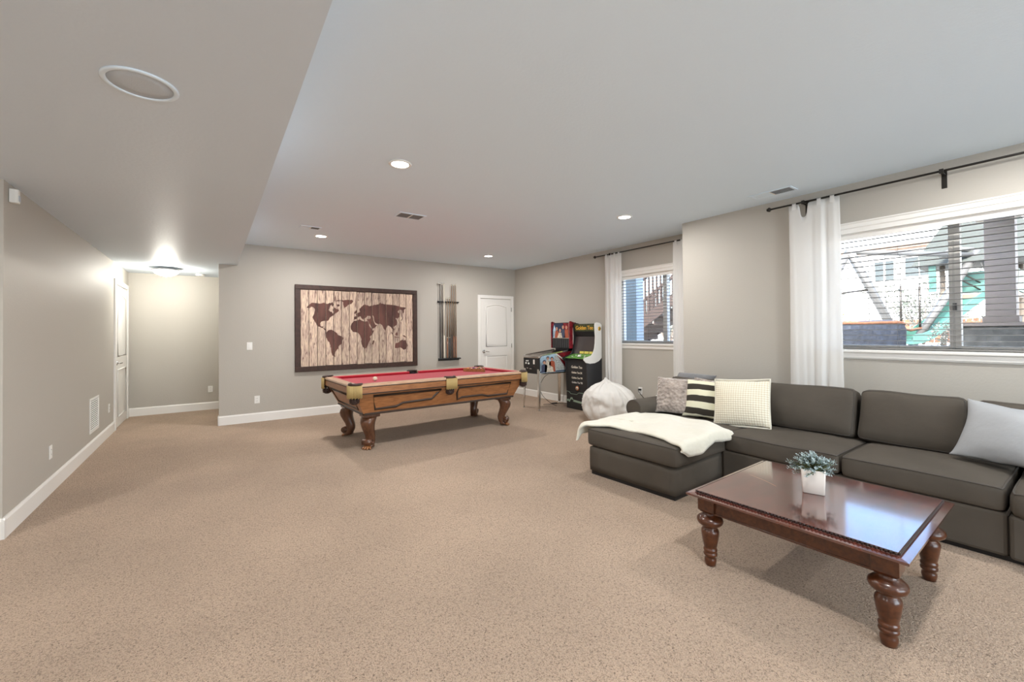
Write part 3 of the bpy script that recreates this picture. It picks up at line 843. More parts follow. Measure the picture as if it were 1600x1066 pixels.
# ---- throw blanket draped over the chaise
def blanket():
    root = thing('throw_blanket', 'cream fleece throw blanket draped over the chaise', 'blanket', (3.4, 2.45, .45))
    def lerp(tab, t):
        for (a, va), (b, vb) in zip(tab, tab[1:]):
            if t <= b: return va + (vb - va) * (t - a) / (b - a)
        return tab[-1][1]
    XLt = [(0, 2.86), (.10, 2.90), (.28, 3.06), (.55, 3.10), (.80, 3.06), (.90, 3.00), (1, 2.97)]
    XRt = [(0, 3.74), (.15, 3.88), (.4, 3.92), (.7, 3.86), (.88, 3.76), (1, 3.74)]
    HG = [(0, .05), (.12, .12), (.35, .14), (.6, .07), (.8, .085), (1, .07)]
    nu, nv = 44, 60; vs = []; fs = []
    yf_, yn = 2.955, 1.972
    for j in range(nv + 1):
        t = j / nv
        for i in range(nu + 1):
            u = i / nu
            x = lerp(XLt, t) + (lerp(XRt, t) - lerp(XLt, t)) * u
            hf = .13 if u < .3 else .05; hn = lerp(HG, u) + .006 * math.sin(u * 13)
            total = hf + (yf_ - yn) + hn
            s = t * total
            top = .458 + .014 * noise.noise(Vector((x * 3, s * 3, 1))) + .016 * max(0, 1 - abs(u - .5) * 2) + .006 * math.sin(s * 14 + x * 9)
            edge_drop = .035 * max(0, 1 - u * 9) ** 2
            rr = .03
            def arc(over):
                if over < rr * PI / 2:
                    a = over / rr; return rr * math.sin(a), rr * (1 - math.cos(a))
                return rr, rr + over - rr * PI / 2
            if s < hf: oy, dz = arc(hf - s); y = yf_ + oy; z = top - dz
            elif s > hf + (yf_ - yn): oy, dz = arc(s - hf - (yf_ - yn)); y = yn - oy; z = top - dz - 0
            else: y = yf_ - (s - hf); z = top
            # over the front edge near the far corner the cloth pokes past the cushion
            if x < 2.93: z -= (2.93 - x) * 1.2
            z -= edge_drop * (.3 if 0 else 1) * .5
            off = .012 * noise.noise(Vector((x * 7, z * 7, 3)))
            if s > hf + (yf_ - yn): y += off - .004
            vs.append((x - 3.4, y - 2.45, max(z, .30) - .45))
    for j in range(nv):
        for i in range(nu):
            a = j * (nu + 1) + i; fs.append((a, a + 1, a + nu + 2, a + nu + 1))
    o = MB().add(vs, fs, True).build('fleece', 'blanket', root)
    sd = o.modifiers.new('thickness', 'SOLIDIFY'); sd.thickness = .016; sd.offset = 1
    edge = [vs[nv * (nu + 1) + i] for i in range(nu + 1)]
    MB().tube(edge, .009, 6).build('hem', 'blanket', root)
blanket()

# ================================================================ COFFEE TABLE
ct = thing('coffee_table', 'low dark cherry wood coffee table with thick turned legs', 'coffee table', (2.739, .963, 0), .02)
hx, hy, zt = .490, .480, .428
tp = MB()
def ring_pts(a, b): return [(-a, -b), (a, -b), (a, b), (-a, b)]
def loft(mb, rings, cap_top=True, cap_bot=True):
    vs = []; fs = []
    for (a, b, z) in rings: vs += [(x, y, z) for x, y in ring_pts(a, b)]
    for i in range(len(rings) - 1):
        for k in range(4): fs.append((i * 4 + k, i * 4 + (k + 1) % 4, (i + 1) * 4 + (k + 1) % 4, (i + 1) * 4 + k))
    if cap_bot: fs.append((3, 2, 1, 0))
    if cap_top: n = (len(rings) - 1) * 4; fs.append((n, n + 1, n + 2, n + 3))
    return mb.add(vs, fs)
loft(tp, [(hx - .040, hy - .040, zt - .040), (hx - .014, hy - .014, zt - .034), (hx, hy, zt - .027), (hx, hy, zt - .0165), (hx - .034, hy - .034, zt - .0135), (hx - .036, hy - .036, zt - .010)], True)
top_o = tp.build('tabletop', 'cherry_top', ct)
pnl = MB(); loft(pnl, [(hx - .040, hy - .040, zt - .0105), (hx - .040, hy - .040, zt - .0015), (hx - .0415, hy - .0415, zt)])
pnl.build('top_panel', 'cherry_top', top_o)
ix, iy = hx - .040, hy - .040
for (a, b) in (((-ix, -iy), (ix, -iy)), ((ix, -iy), (ix, iy)), ((ix, iy), (-ix, iy)), ((-ix, iy), (-ix, -iy))):
    mb = MB(); n = 56; a = Vector((*a, 0)); b = Vector((*b, 0)); d = (b - a).normalized(); nr = Vector((d.y, -d.x, 0))
    for i in range(n):
        c = a + (b - a) * ((i + .5) / n) + nr * .0025
        mx = Matrix.Translation((c.x, c.y, zt - .0065)) @ Matrix.Rotation(math.atan2(d.y, d.x), 4, 'Z') @ Matrix.Rotation(.5, 4, 'Y') @ Matrix.Diagonal((.0052, .0065, .0085, 1))
        mb.lathe([(.02, -1), (.7, -.7), (1, 0), (.7, .7), (.02, 1)], 7, mx)
    mb.box((min(a.x, b.x) - .001, min(a.y, b.y) - .001, zt - .0135), (max(a.x, b.x) + .001, max(a.y, b.y) + .001, zt - .002))
    o = mb.build('carved_edge', 'bead', top_o); o['kind'] = 'stuff'
lx, ly = .392, .392
for (a, b, ax) in (((-lx, -ly - .030), (lx, -ly - .008), 0), ((-lx, ly + .008), (lx, ly + .030), 0), ((-lx - .030, -ly), (-lx - .008, ly), 1), ((lx + .008, -ly), (lx + .030, ly), 1)):
    ap = B('apron', (*a, zt - .122), (*b, zt - .036), 'cherry', ct, .003)
    e = .004
    B('apron_bead', (a[0] - (e if ax else 0), a[1] - (0 if ax else e), zt - .122), (b[0] + (e if ax else 0), b[1] + (0 if ax else e), zt - .112), 'cherry', ap, .002)
LEGP = [(.018, 0), (.027, .002), (.034, .014), (.037, .028), (.036, .040), (.031, .048), (.033, .053), (.040, .058), (.043, .066), (.040, .074), (.037, .077), (.041, .083), (.043, .090), (.040, .098), (.036, .102),
        (.040, .110), (.047, .140), (.053, .172), (.055, .190), (.052, .204), (.043, .214), (.040, .220), (.043, .225), (.060, .231), (.075, .242), (.081, .256), (.077, .270), (.062, .281), (.047, .289), (.041, .297), (.040, .306)]
for sx in (-1, 1):
    for sy in (-1, 1):
        lg = thing('leg', '', ''); del lg['label'], lg['category']
        bpy.data.objects.remove(lg)
        mb = MB().lathe([(r * (.87 if z > .01 else 1), z) for r, z in LEGP], 32, Matrix.Translation((sx * lx, sy * ly, 0)))
        lo = mb.build('leg', 'cherry', ct)
        bx = .047
        mb = MB().add([(sx * lx + x * k, sy * ly + y * k, z) for (k, z) in ((bx - .012, .304), (bx, .318), (bx, zt - .035)) for (x, y) in ((-1, -1), (1, -1), (1, 1), (-1, 1))],
                      [(3, 2, 1, 0), (8, 9, 10, 11)] + [(i * 4 + k, i * 4 + (k + 1) % 4, i * 4 + 4 + (k + 1) % 4, i * 4 + 4 + k) for i in (0, 1) for k in range(4)])
        mb.build('leg_block', 'cherry', lo, .002)

MB().tube([(.060, .373, zt + .0002), (.020, .270, zt + .0002), (-.03, .185, zt + .0002)], .0008, 4).build('scratch', 'oak_pale', top_o)
# plant in a white square pot
pt = thing('potted_plant', 'frosty blue-green artificial plant in a square white pot on the coffee table', 'plant', (2.785, .985, zt + .0005), .33)
s1, s0, ph = .057, .052, .132
mb = MB()
def sqr(a, z, r=.008):
    out = []
    for (cx, cy, a0) in ((1, 1, 0), (-1, 1, 90), (-1, -1, 180), (1, -1, 270)):
        for k in range(4):
            t = math.radians(a0 + 30 * k); out.append((cx * (a - r) + r * math.cos(t), cy * (a - r) + r * math.sin(t), z))
    return out
rings = [sqr(s0 - .003, 0), sqr(s0, .003), sqr(s1, ph - .002), sqr(s1 - .001, ph), sqr(s1 - .006, ph), sqr(s1 - .007, ph - .02)]
vs = [p for r in rings for p in r]; n = 16
fs = [(i * n + k, i * n + (k + 1) % n, (i + 1) * n + (k + 1) % n, (i + 1) * n + k) for i in range(len(rings) - 1) for k in range(n)] + [tuple(reversed(range(n)))]
mb.add(vs, fs, True).build('pot', 'pot', pt)
B('moss', (-.049, -.049, ph - .03), (.043, .043, ph - .012), 'soil', pt)
M['leaf_blue'] = mat('frosted blue green leaf', (.16, .24, .25), .6, vary=(40, .5, (1, 1, 1)))
M['leaf_pale'] = mat('frosted pale leaf', (.42, .52, .54), .6, vary=(40, .35, (1, 1, 1)))
M['leaf_olive'] = mat('olive inner leaf', (.10, .115, .04), .6, vary=(40, .4, (1, 1, 1)))
pr_ = random.Random(3)
lm = {'leaf_blue': MB(), 'leaf_pale': MB(), 'leaf_olive': MB()}
for k in range(120):
    az = pr_.uniform(0, 2 * PI); el = math.radians(pr_.uniform(8, 88)) if k > 12 else math.radians(pr_.uniform(-8, 20))
    L = pr_.uniform(.085, .122) * (1 if el < 1.1 else .86)
    d = Vector((math.cos(az) * math.cos(el), math.sin(az) * math.cos(el), math.sin(el)))
    st = Vector((pr_.uniform(-.025, .025), pr_.uniform(-.025, .025), ph - .015))
    en = st + d * L + Vector((0, 0, -.012 * math.cos(el)))
    md = (st + en) / 2 + Vector((0, 0, .010))
    lm['leaf_olive'].tube([st, md, en], [.0022, .0018, .001], 5)
    for i in range(22):
        t = .22 + .78 * i / 21
        p = (st * (1 - t) + md * t) * (1 - t) + (md * (1 - t) + en * t) * t
        a = i * 2.4; side = d.orthogonal().normalized(); s2 = d.cross(side)
        out = (side * math.cos(a) + s2 * math.sin(a)) * .75 + d * .75
        out.normalize(); ll = pr_.uniform(.011, .017) * (1.1 - .3 * t); w = out.cross(d).normalized() * .0032
        key = 'leaf_olive' if t < .5 else ('leaf_pale' if (t > .82 or pr_.random() < .3) else 'leaf_blue')
        nn = w.cross(out).normalized() * .0012
        lm[key].add([p, p + out * ll * .5 + w, p + out * ll, p + out * ll * .5 - w, p + out * ll * .5 + nn], [(0, 1, 4), (1, 2, 4), (2, 3, 4), (3, 0, 4)])
for nm, key in (('outer_leaves', 'leaf_blue'), ('frosted_tips', 'leaf_pale'), ('inner_sprigs', 'leaf_olive')):
    o = lm[key].build(nm, key, pt, fix=False); o['kind'] = 'stuff'

# ================================================================ POOL TABLE
PT = thing('pool_table', 'oak pool table with red cloth, carved legs and gold fringed pockets', 'pool table', (2.465, 5.483, 0), .037)
L2, W2_, ZT = 1.245, .625, .783
ZBED = ZT - .036
B('playing_surface', (-L2 + .10, -W2_ + .10, ZBED - .03), (L2 - .10, W2_ - .10, ZBED), 'felt', PT)
rw, cw_ = .085, .05
pk = .075     # pocket half gap
def rail(u0, u1, v, outv, axis):
    """outv = sign of the outside"""
    o_, i_ = v, v - outv * rw
    def prof(pts): return pts
    wood = [(o_, ZT - .030), (o_ , ZT - .010), (o_ - outv * .008, ZT - .001), (i_, ZT), (i_, ZT - .030)]
    cush = [(i_, ZT), (i_ - outv * cw_ * .9, ZT - .004), (i_ - outv * cw_, ZT - .010), (i_ - outv * cw_ * .8, ZBED + .004), (i_ - outv * cw_ * .8, ZBED), (i_, ZBED)]
    ax = 0 if axis == 'u' else 1
    r = MB().prism(wood, ax, u0, u1).build('rail', 'oak_pale', PT, .002)
    du = cw_ * .8
    MB().prism(cush, ax, u0 + .0, u1 - .0).build('rail_cushion', 'felt', r)
    n = 3
    for i in range(1, n + 1):
        c = u0 + (u1 - u0) * i / (n + 1); m_ = v - outv * rw * .5
        p = (c, m_) if axis == 'u' else (m_, c)
        MB().box((p[0] - .006, p[1] - .006, ZT - .0005), (p[0] + .006, p[1] + .006, ZT + .0012), None).build('sight', 'ball_white', r)
for sg in (-1, 1):
    rail(-L2 + pk + .03, -pk, sg * W2_, sg, 'u'); rail(pk, L2 - pk - .03, sg * W2_, sg, 'u')
    rail(-W2_ + pk + .03, W2_ - pk - .03, sg * L2, sg, 'v')
# apron under the rails, with the dark shadow bead
def octa(a, b, z, c=.07):
    return [(-a + c, -b, z), (a - c, -b, z), (a, -b + c, z), (a, b - c, z), (a - c, b, z), (-a + c, b, z), (-a, b - c, z), (-a, -b + c, z)]
def loft8(rings):
    vs = [p for r in rings for p in r]; n = 8
    fs = [(i * n + k, i * n + (k + 1) % n, (i + 1) * n + (k + 1) % n, (i + 1) * n + k) for i in range(len(rings) - 1) for k in range(n)]
    fs += [tuple(reversed(range(n)))]
    return MB().add(vs, fs)
loft8([octa(L2 - .004, W2_ - .004, ZT - .105), octa(L2 - .004, W2_ - .004, ZT - .040)]).build('apron', 'oak', PT)
loft8([octa(L2 - .010, W2_ - .010, ZT - .041), octa(L2 - .010, W2_ - .010, ZT - .030)]).build('apron_bead', 'groove', PT)
loft8([octa(L2 - .022, W2_ - .022, ZT - .120), octa(L2 - .022, W2_ - .022, ZT - .104)]).build('apron_bead', 'groove', PT)
# cabinet, tapering inwards
za, zb = ZT - .119, .425
def cabhalf(z): k = (za - z) / (za - zb); return (L2 - .045 - .125 * k, W2_ - .045 - .07 * k)
a, b = cabhalf(za), cabhalf(zb)
cab = MB(); loft(cab, [(b[0], b[1], zb), (a[0], a[1], za)]); cab.build('cabinet', 'oak', PT)
for sg in (-1, 1):
    for (outl) in ([(-.985, .03), (-.950, .19), (-.70, .185), (-.62, .150), (-.24, .140), (-.17, .07), (-.12, .03)], [(.985, .03), (.950, .19), (.62, .19), (.52, .165), (.20, .165), (.14, .19), (.12, .10), (.14, .03)]):
        pts = []
        for (uu, dz) in outl:
            z = za - dz; hh = cabhalf(z); pts.append((uu, sg * (hh[1] - .004), z))
        MB().tube(pts, .016, 8, True, True).build('panel_groove', 'groove', PT)
    outl = [(-.44, .03), (-.40, .19), (.40, .19), (.44, .03)]
    pts = []
    for (vv, dz) in outl:
        z = za - dz; hh = cabhalf(z); pts.append((sg * (hh[0] - .004), vv, z))
    MB().tube(pts, .015, 8, True, True).build('panel_groove', 'groove', PT)
loft8([octa(b[0] + .012, b[1] + .012, zb - .012, .02), octa(b[0] + .014, b[1] + .014, zb + .002, .02), octa(b[0] + .006, b[1] + .006, zb + .012, .02)]).build('base_moulding', 'groove', PT)
# carved cabriole legs turned out at the corners
def pool_leg(sx, sy):
    cx, cy = sx * .965, sy * .385
    d = Vector((sx, sy, 0)).normalized(); side = Vector((-d.y, d.x, 0))
    lg = MB().box((cx - .095, cy - .095, .372), (cx + .095, cy + .095, zb - .010)).build('leg', 'oak_dark', PT, .012)
    lg2 = MB()
    st = [(.385, .000, .078, .085), (.355, .030, .082, .085), (.315, .048, .080, .078), (.27, .045, .074, .070), (.22, .025, .066, .062), (.17, .000, .058, .056), (.13, -.012, .054, .054), (.095, -.010, .052, .055), (.065, .002, .052, .056), (.040, .016, .050, .056), (.022, .022, .052, .060)]
    N = 20; vs = []; fs = []
    for (z, off, a, b_) in st:
        for k in range(N):
            t = 2 * PI * k / N
            ct_, st_ = math.cos(t), math.sin(t)
            e = .72
            x = a * math.copysign(abs(ct_) ** e, ct_); y = b_ * math.copysign(abs(st_) ** e, st_)
            p = Vector((cx, cy, z)) + d * (off + x) + side * y
            vs.append(p)
    for i in range(len(st) - 1):
        for k in range(N): fs.append((i * N + k, i * N + (k + 1) % N, (i + 1) * N + (k + 1) % N, (i + 1) * N + k))
    fs += [tuple(range(N)), tuple(reversed(range((len(st) - 1) * N, len(st) * N)))]
    lg2.add(vs, fs, True).build('carved_shaft', 'oak_dark', lg)
    # scroll on the outside of the foot
    sc = Vector((cx, cy, .085)) + d * .058
    for sgn in (1,):
        mb = MB().cyl(sc - side * .055, sc + side * .055, .040, 20)
        for s3 in (-1, 1):
            pts = [sc + side * s3 * .056 + (d * math.cos(a) + Vector((0, 0, 1)) * math.sin(a)) * (.034 - .028 * a / (4 * PI)) for a in [4 * PI * i / 40 for i in range(41)]]
            mb.tube(pts, .0045, 5)
        mb.build('scroll', 'oak_dark', lg)
    # claw toes
    mb = MB()
    for k in range(4):
        aa = (k - 1.5) * .42
        dd = d * math.cos(aa) + side * math.sin(aa)
        c0 = Vector((cx, cy, .018)) + d * .02
        mb.tube([c0 + dd * .01 + Vector((0, 0, .016)), c0 + dd * .05 + Vector((0, 0, .010)), c0 + dd * .078 + Vector((0, 0, -.004)), c0 + dd * .085 + Vector((0, 0, -.012))], [.018, .017, .012, .006], 8)
    mb.build('claw_foot', 'oak', lg)
for sx in (-1, 1):
    for sy in (-1, 1): pool_leg(sx, sy)
# pockets
def pocket(u, v, du, dv, corner):
    d = Vector((du, dv, 0)).normalized(); side = Vector((-d.y, d.x, 0))
    c = Vector((u, v, 0))
    R_ = .066
    span = 1.0 if corner else .85
    mb = MB()
    arc = [c + (d * math.cos(a) + side * math.sin(a)) * R_ + Vector((0, 0, ZT)) for a in [(-PI / 2 * span * 1.15) + PI * 1.15 * span * i / 18 for i in range(19)]]
    mb.tube(arc, [.016] * 19, 10)
    pko = mb.build('pocket', 'leather', PT)
    MB().lathe([(.058, ZT - .012), (.056, ZT - .06), (.050, ZT - .10)], 20, Matrix.Translation((c.x, c.y, 0)), caps=False).build('pocket_liner', 'black', pko)
    # leather net hanging below
    net = MB()
    c2 = c + d * (.026 if corner else .012)
    for k in range(10):
        a = 2 * PI * k / 10
        pts = [c2 + (d * math.cos(a) + side * math.sin(a)) * rr + Vector((0, 0, zz)) for rr, zz in ((.042, ZT - .10), (.050, ZT - .15), (.050, ZT - .19), (.03, ZT - .215), (.005, ZT - .222))]
        net.tube(pts, .007, 5)
        for zz, rr in ((ZT - .13, .048), (ZT - .165, .051), (ZT - .195, .048)):
            a2 = 2 * PI * (k + 1) / 10
            net.tube([c2 + (d * math.cos(a) + side * math.sin(a)) * rr + Vector((0, 0, zz)), c2 + (d * math.cos(a2) + side * math.sin(a2)) * rr + Vector((0, 0, zz - .012))], .006, 5)
    net.lathe([(.002, ZT - .225), (.035, ZT - .215), (.046, ZT - .19), (.044, ZT - .16)], 12, Matrix.Translation((c2.x, c2.y, 0)))
    net.build('net', 'leather', pko)
    fr = MB(); n = 22 if corner else 16
    rf = .088 if corner else .030
    for k in range(n):
        t = (k + .5) / n
        if corner:
            a = -PI / 2 * .90 + PI * .90 * t
            p = c + (d * math.cos(a) + side * math.sin(a)) * rf
            # keep the shield outside the chamfered corner
        else:
            p = c + d * (.070) + side * ((t - .5) * .16)
        zb_ = ZT - .150 + .006 * math.sin(k * 2.1)
        fr.cyl((p.x, p.y, ZT - .012), (p.x, p.y, zb_), .0052, 6)
    f = fr.build('fringe', 'fringe', pko); f['kind'] = 'stuff'
co = .062
for sx in (-1, 1):
    for sy in (-1, 1): pocket(sx * (L2 - co), sy * (W2_ - co), sx, sy, True)
for sy in (-1, 1): pocket(0, sy * (W2_ - .058), 0, sy, False)

# balls
def ball(x, y, m, label, group=None, name='billiard_ball', stripe=None):
    t = MB().lathe([(.0286 * math.sin(PI * i / 12) + 1e-5, -.0286 * math.cos(PI * i / 12)) for i in range(13)], 20).build(name, m, None)
    t.location = (x, y, ZBED + .0286); tag(t, label, 'ball', group)
    if stripe:
        t.data.materials.append(stripe)
        for po in t.data.polygons:
            if abs(po.center.z) < .0135: po.material_index = 1
        t.rotation_euler = (rnd.uniform(0, 3), rnd.uniform(0, 3), 0)
    return t
ball(1.683, 5.393, 'ball_white', 'ivory cue ball alone on the red cloth', None, 'cue_ball')
cols = {'yellow': (.75, .42, .03), 'blue': (.02, .05, .30), 'red': (.5, .02, .02), 'purple': (.10, .02, .16), 'orange': (.7, .16, .02), 'green': (.01, .14, .06), 'maroon': (.16, .01, .02), 'black': (.01, .01, .01)}
BM = {k: mat(k + ' ball resin', v, .12, coat=.4) for k, v in cols.items()}
order = [('yellow', 0), ('orange', 1), ('black', 0), ('maroon', 1), ('blue', 0), ('purple', 1), ('green', 0), ('red', 1), ('orange', 0), ('blue', 1), ('red', 0), ('green', 1), ('maroon', 0), ('purple', 0), ('yellow', 1)]
rc = Vector((3.36, 5.72)); ra = math.radians(-25)
i = 0
rd = Vector((math.cos(ra), math.sin(ra))); rs = Vector((-rd.y, rd.x))
apex = rc - rd * .13
for row in range(5):
    for k in range(row + 1):
        col, st = order[i]; i += 1
        p = apex + rd * (row * .0496) + rs * ((k - row / 2) * .0574)
        ball(p.x, p.y, BM[col] if not st else 'ball_white', ('solid ' if not st else 'white ball with a stripe in ') + col + (' pool ball in the wooden triangle rack' if not st else ', inside the triangle rack'), 'pool balls racked in the triangle', 'billiard_ball', BM[col] if st else None)
rk = thing('ball_rack', 'wooden triangle rack around the pool balls on the red cloth', 'rack', (rc.x, rc.y, ZBED + .001), ra)
A_ = Vector((-.198, 0)); B_ = Vector((.108, .178)); D_ = Vector((.108, -.178))
for (p, r) in ((A_, B_), (B_, D_), (D_, A_)):
    d = (r - p).normalized(); nn = Vector((-d.y, d.x))
    if nn.dot((p + r) / 2) < 0: nn = -nn
    MB().prism([tuple(p), tuple(r), tuple(r + nn * .009), tuple(p + nn * .009)], 2, 0, .05).build('side', 'oak', rk, .002)

# ================================================================ WALL MAP
LANDS = [[(1264,1782),(1283,1817),(1309,1839),(1341,1868),(1398,1865),(1463,1858),(1522,1874),(1588,1857),(1628,1881),(1648,1849),(1621,1799),(1605,1755),(1628,1727),(1655,1725),(1668,1693),(1681,1714),(1668,1757),(1702,1801),(1729,1773),(1756,1773),(1770,1745),(1742,1716),(1702,1683),(1668,1657),(1634,1635),(1610,1592),(1591,1570),(1561,1573),(1521,1567),(1486,1555),(1468,1527),(1472,1485),(1501,1471),(1521,1488),(1514,1457),(1547,1436),(1569,1403),(1553,1403),(1514,1450),(1449,1471),(1416,1499),(1395,1548),(1365,1596),(1353,1631),(1378,1687),(1392,1750),(1366,1794),(1334,1802),(1296,1776)],[(1635,1863),(1662,1893),(1682,1843),(1662,1807),(1648,1842)],[(1723,1844),(1770,1860),(1784,1832),(1750,1809)],[(1700,1915),(1757,1928),(1867,1933),(1994,1941),(2008,1912),(1979,1874),(1923,1851),(1888,1813),(1856,1798),(1842,1841),(1839,1891),(1812,1919),(1757,1910)],[(1556,1330),(1573,1386),(1600,1414),(1647,1421),(1694,1392),(1734,1364),(1754,1327),(1809,1305),(1844,1280),(1823,1233),(1811,1182),(1774,1154),(1754,1097),(1726,1070),(1706,1027),(1699,992),(1712,958),(1678,971),(1652,1015),(1639,1087),(1629,1158),(1612,1208),(1579,1251),(1560,1294)],[(1962,1472),(1987,1538),(2023,1575),(2066,1578),(2116,1605),(2145,1583),(2203,1562),(2255,1569),(2291,1472),(2335,1405),(2373,1405),(2335,1337),(2290,1293),(2302,1248),(2267,1173),(2238,1099),(2193,1074),(2165,1116),(2143,1191),(2141,1265),(2108,1339),(2079,1369),(2036,1377),(1994,1384),(1966,1428)],[(2331,1164),(2342,1217),(2364,1234),(2372,1201),(2349,1149)],[(2016,1592),(2016,1641),(2059,1656),(2052,1693),(2088,1716),(2124,1731),(2110,1783),(2146,1825),(2205,1867),(2278,1839),(2323,1851),(2398,1865),(2466,1886),(2482,1921),(2497,1891),(2581,1883),(2707,1875),(2834,1851),(2972,1828),(2923,1787),(2922,1732),(2898,1724),(2890,1779),(2834,1788),(2801,1745),(2841,1707),(2841,1660),(2808,1629),(2761,1631),(2792,1566),(2784,1504),(2736,1473),(2704,1465),(2743,1426),(2735,1398),(2696,1434),(2673,1465),(2641,1488),(2618,1496),(2587,1442),(2563,1399),(2536,1442),(2510,1503),(2479,1526),(2441,1518),(2411,1530),(2381,1551),(2366,1608),(2349,1676),(2340,1668),(2354,1600),(2366,1555),(2393,1503),(2426,1503),(2388,1457),(2343,1435),(2309,1487),(2277,1547),(2259,1574),(2225,1614),(2299,1610),(2310,1645),(2292,1664),(2245,1666),(2240,1644),(2211,1621),(2196,1629),(2181,1584),(2145,1620),(2131,1653),(2102,1649),(2080,1627),(2052,1602)],[(2019,1700),(2038,1744),(2067,1767),(2071,1723),(2052,1700)],[(2680,1380),(2711,1349),(2735,1295),(2711,1303)],[(2735,1290),(2830,1278),(2830,1262),(2743,1276)],[(2751,1333),(2791,1376),(2807,1333),(2783,1305)],[(2895,1316),(2936,1308),(2977,1276),(2985,1260),(2928,1281)],[(2749,1077),(2758,1163),(2806,1177),(2854,1215),(2895,1230),(2919,1214),(2944,1229),(2984,1157),(3000,1118),(2967,1063),(2918,1041),(2886,1066),(2845,1090),(2805,1076)],[(2852,1582),(2889,1630),(2897,1661),(2906,1653),(2881,1590)],[(2815,1457),(2831,1442),(2834,1379),(2818,1410)]]
mp_ = thing('wall_map', 'large dark framed world map painted on pale wooden planks', 'wall art', (2.138, YB, 1.447))
def wq(p): return (p[0] - 2.138, p[1] - YB, p[2] - 1.447)
fx0, fx1, fz0, fz1 = 1.092, 3.184, .733, 2.161
ix0, ix1, iz0, iz1 = 1.172, 3.098, .812, 2.087
for (a, b) in (((fx0, fz0), (fx1, iz0)), ((fx0, iz1), (fx1, fz1)), ((fx0, iz0), (ix0, iz1)), ((ix1, iz0), (fx1, iz1))):
    B('frame_rail', wq((a[0], YB - .045, a[1])), wq((b[0], YB - .002, b[1])), 'frame_wood', mp_, .005)
B('backing_board', wq((ix0, YB - .012, iz0)), wq((ix1, YB - .003, iz1)), 'groove', mp_)
def plank_mat(i, tone):
    m = bpy.data.materials.new('whitewashed plank %d' % i); m.use_nodes = True
    nt = m.node_tree; n = nt.nodes; l = nt.links; b = n['Principled BSDF']
    tc = n.new('ShaderNodeTexCoord'); mpn = n.new('ShaderNodeMapping'); mpn.inputs['Scale'].default_value = (9, 1, 1.3); mpn.inputs['Location'].default_value = (i * 3.7, 0, i * 1.9)
    l.new(tc.outputs['Object'], mpn.inputs[0])
    t = n.new('ShaderNodeTexNoise'); t.inputs['Scale'].default_value = 4.5; t.inputs['Detail'].default_value = 9; t.inputs['Distortion'].default_value = 1.2; l.new(mpn.outputs[0], t.inputs['Vector'])
    r = n.new('ShaderNodeValToRGB'); e = r.color_ramp.elements
    e[0].position = .30; e[0].color = (.16 * tone, .085 * tone, .07 * tone, 1)
    e[1].position = .62; e[1].color = (.74 * tone, .58 * tone, .43 * tone, 1)
    k = e.new(.44); k.color = (.50 * tone, .36 * tone, .29 * tone, 1)
    l.new(t.outputs['Fac'], r.inputs[0])
    kn = n.new('ShaderNodeTexVoronoi'); kn.inputs['Scale'].default_value = 2.6; mp2 = n.new('ShaderNodeMapping'); mp2.inputs['Scale'].default_value = (2.2, 1, 1.2); mp2.inputs['Location'].default_value = (i * 1.3, 0, i * .7)
    l.new(tc.outputs['Object'], mp2.inputs[0]); l.new(mp2.outputs[0], kn.inputs['Vector'])
    mr = n.new('ShaderNodeMapRange'); mr.inputs[1].default_value = .03; mr.inputs[2].default_value = .09; l.new(kn.outputs['Distance'], mr.inputs[0])
    mx = n.new('ShaderNodeMix'); mx.data_type = 'RGBA'; mx.inputs[6].default_value = (.12, .06, .05, 1); l.new(mr.outputs[0], mx.inputs[0]); l.new(r.outputs[0], mx.inputs[7])
    l.new(mx.outputs[2], b.inputs['Base Color']); b.inputs['Roughness'].default_value = .7
    return m
PM = [plank_mat(i, t) for i, t in enumerate((1, .86, 1.06, .78, .96))]
NP = 15; pw_ = (ix1 - ix0) / NP
bounds = []
for i in range(NP):
    a = ix0 + i * pw_ + .0045; b = ix0 + (i + 1) * pw_ - .0045
    bounds.append((a, b))
    dz = rnd.uniform(-.004, .004)
    pm = PM[(i * 2 + (i // 3)) % 5]
    if i in (10, 12): pm = PM[3]
    o = B('plank', wq((a, YB - .030, iz0 + .006 + dz)), wq((b, YB - .012, iz1 - .006 + dz)), pm, mp_, .002)
def clip(poly, x, keep):
    out = []; n = len(poly)
    for i in range(n):
        p, r = poly[i - 1], poly[i]
        pi_, ri = (p[0] >= x) == keep, (r[0] >= x) == keep
        if pi_ != ri:
            t = (x - p[0]) / (r[0] - p[0]); out.append((x, p[1] + (r[1] - p[1]) * t))
        if ri: out.append(r)
    return out
LN = ['north_america', 'island', 'island', 'greenland', 'south_america', 'africa', 'island', 'eurasia', 'island', 'island', 'island', 'island', 'island', 'australia', 'island', 'island']
for nm, pts in zip(LN, LANDS):
    pts = [(p[0] / 1000, p[1] / 1000) for p in pts]
    # roughen the coast
    rough = []
    for i in range(len(pts)):
        p, r = pts[i - 1], pts[i]
        rough.append(p)
        L = math.hypot(r[0] - p[0], r[1] - p[1])
        for k in range(1, max(1, int(L / .022))):
            t = k / max(1, int(L / .022)); rough.append((p[0] + (r[0] - p[0]) * t + rnd.uniform(-.006, .006), p[1] + (r[1] - p[1]) * t + rnd.uniform(-.006, .006)))
    mb = MB()
    for (a, b) in bounds:
        poly = clip(clip(rough, a + .0008, True), b - .0008, False)
        if len(poly) < 3: continue
        tri = tessellate_polygon([[Vector((p[0], p[1], 0)) for p in poly]])
        mb.add([wq((p[0], YB - .0312, p[1])) for p in poly], [tuple(t) for t in tri])
    if mb.f: mb.build('painted_land', 'paint_brown', mp_, fix=False)

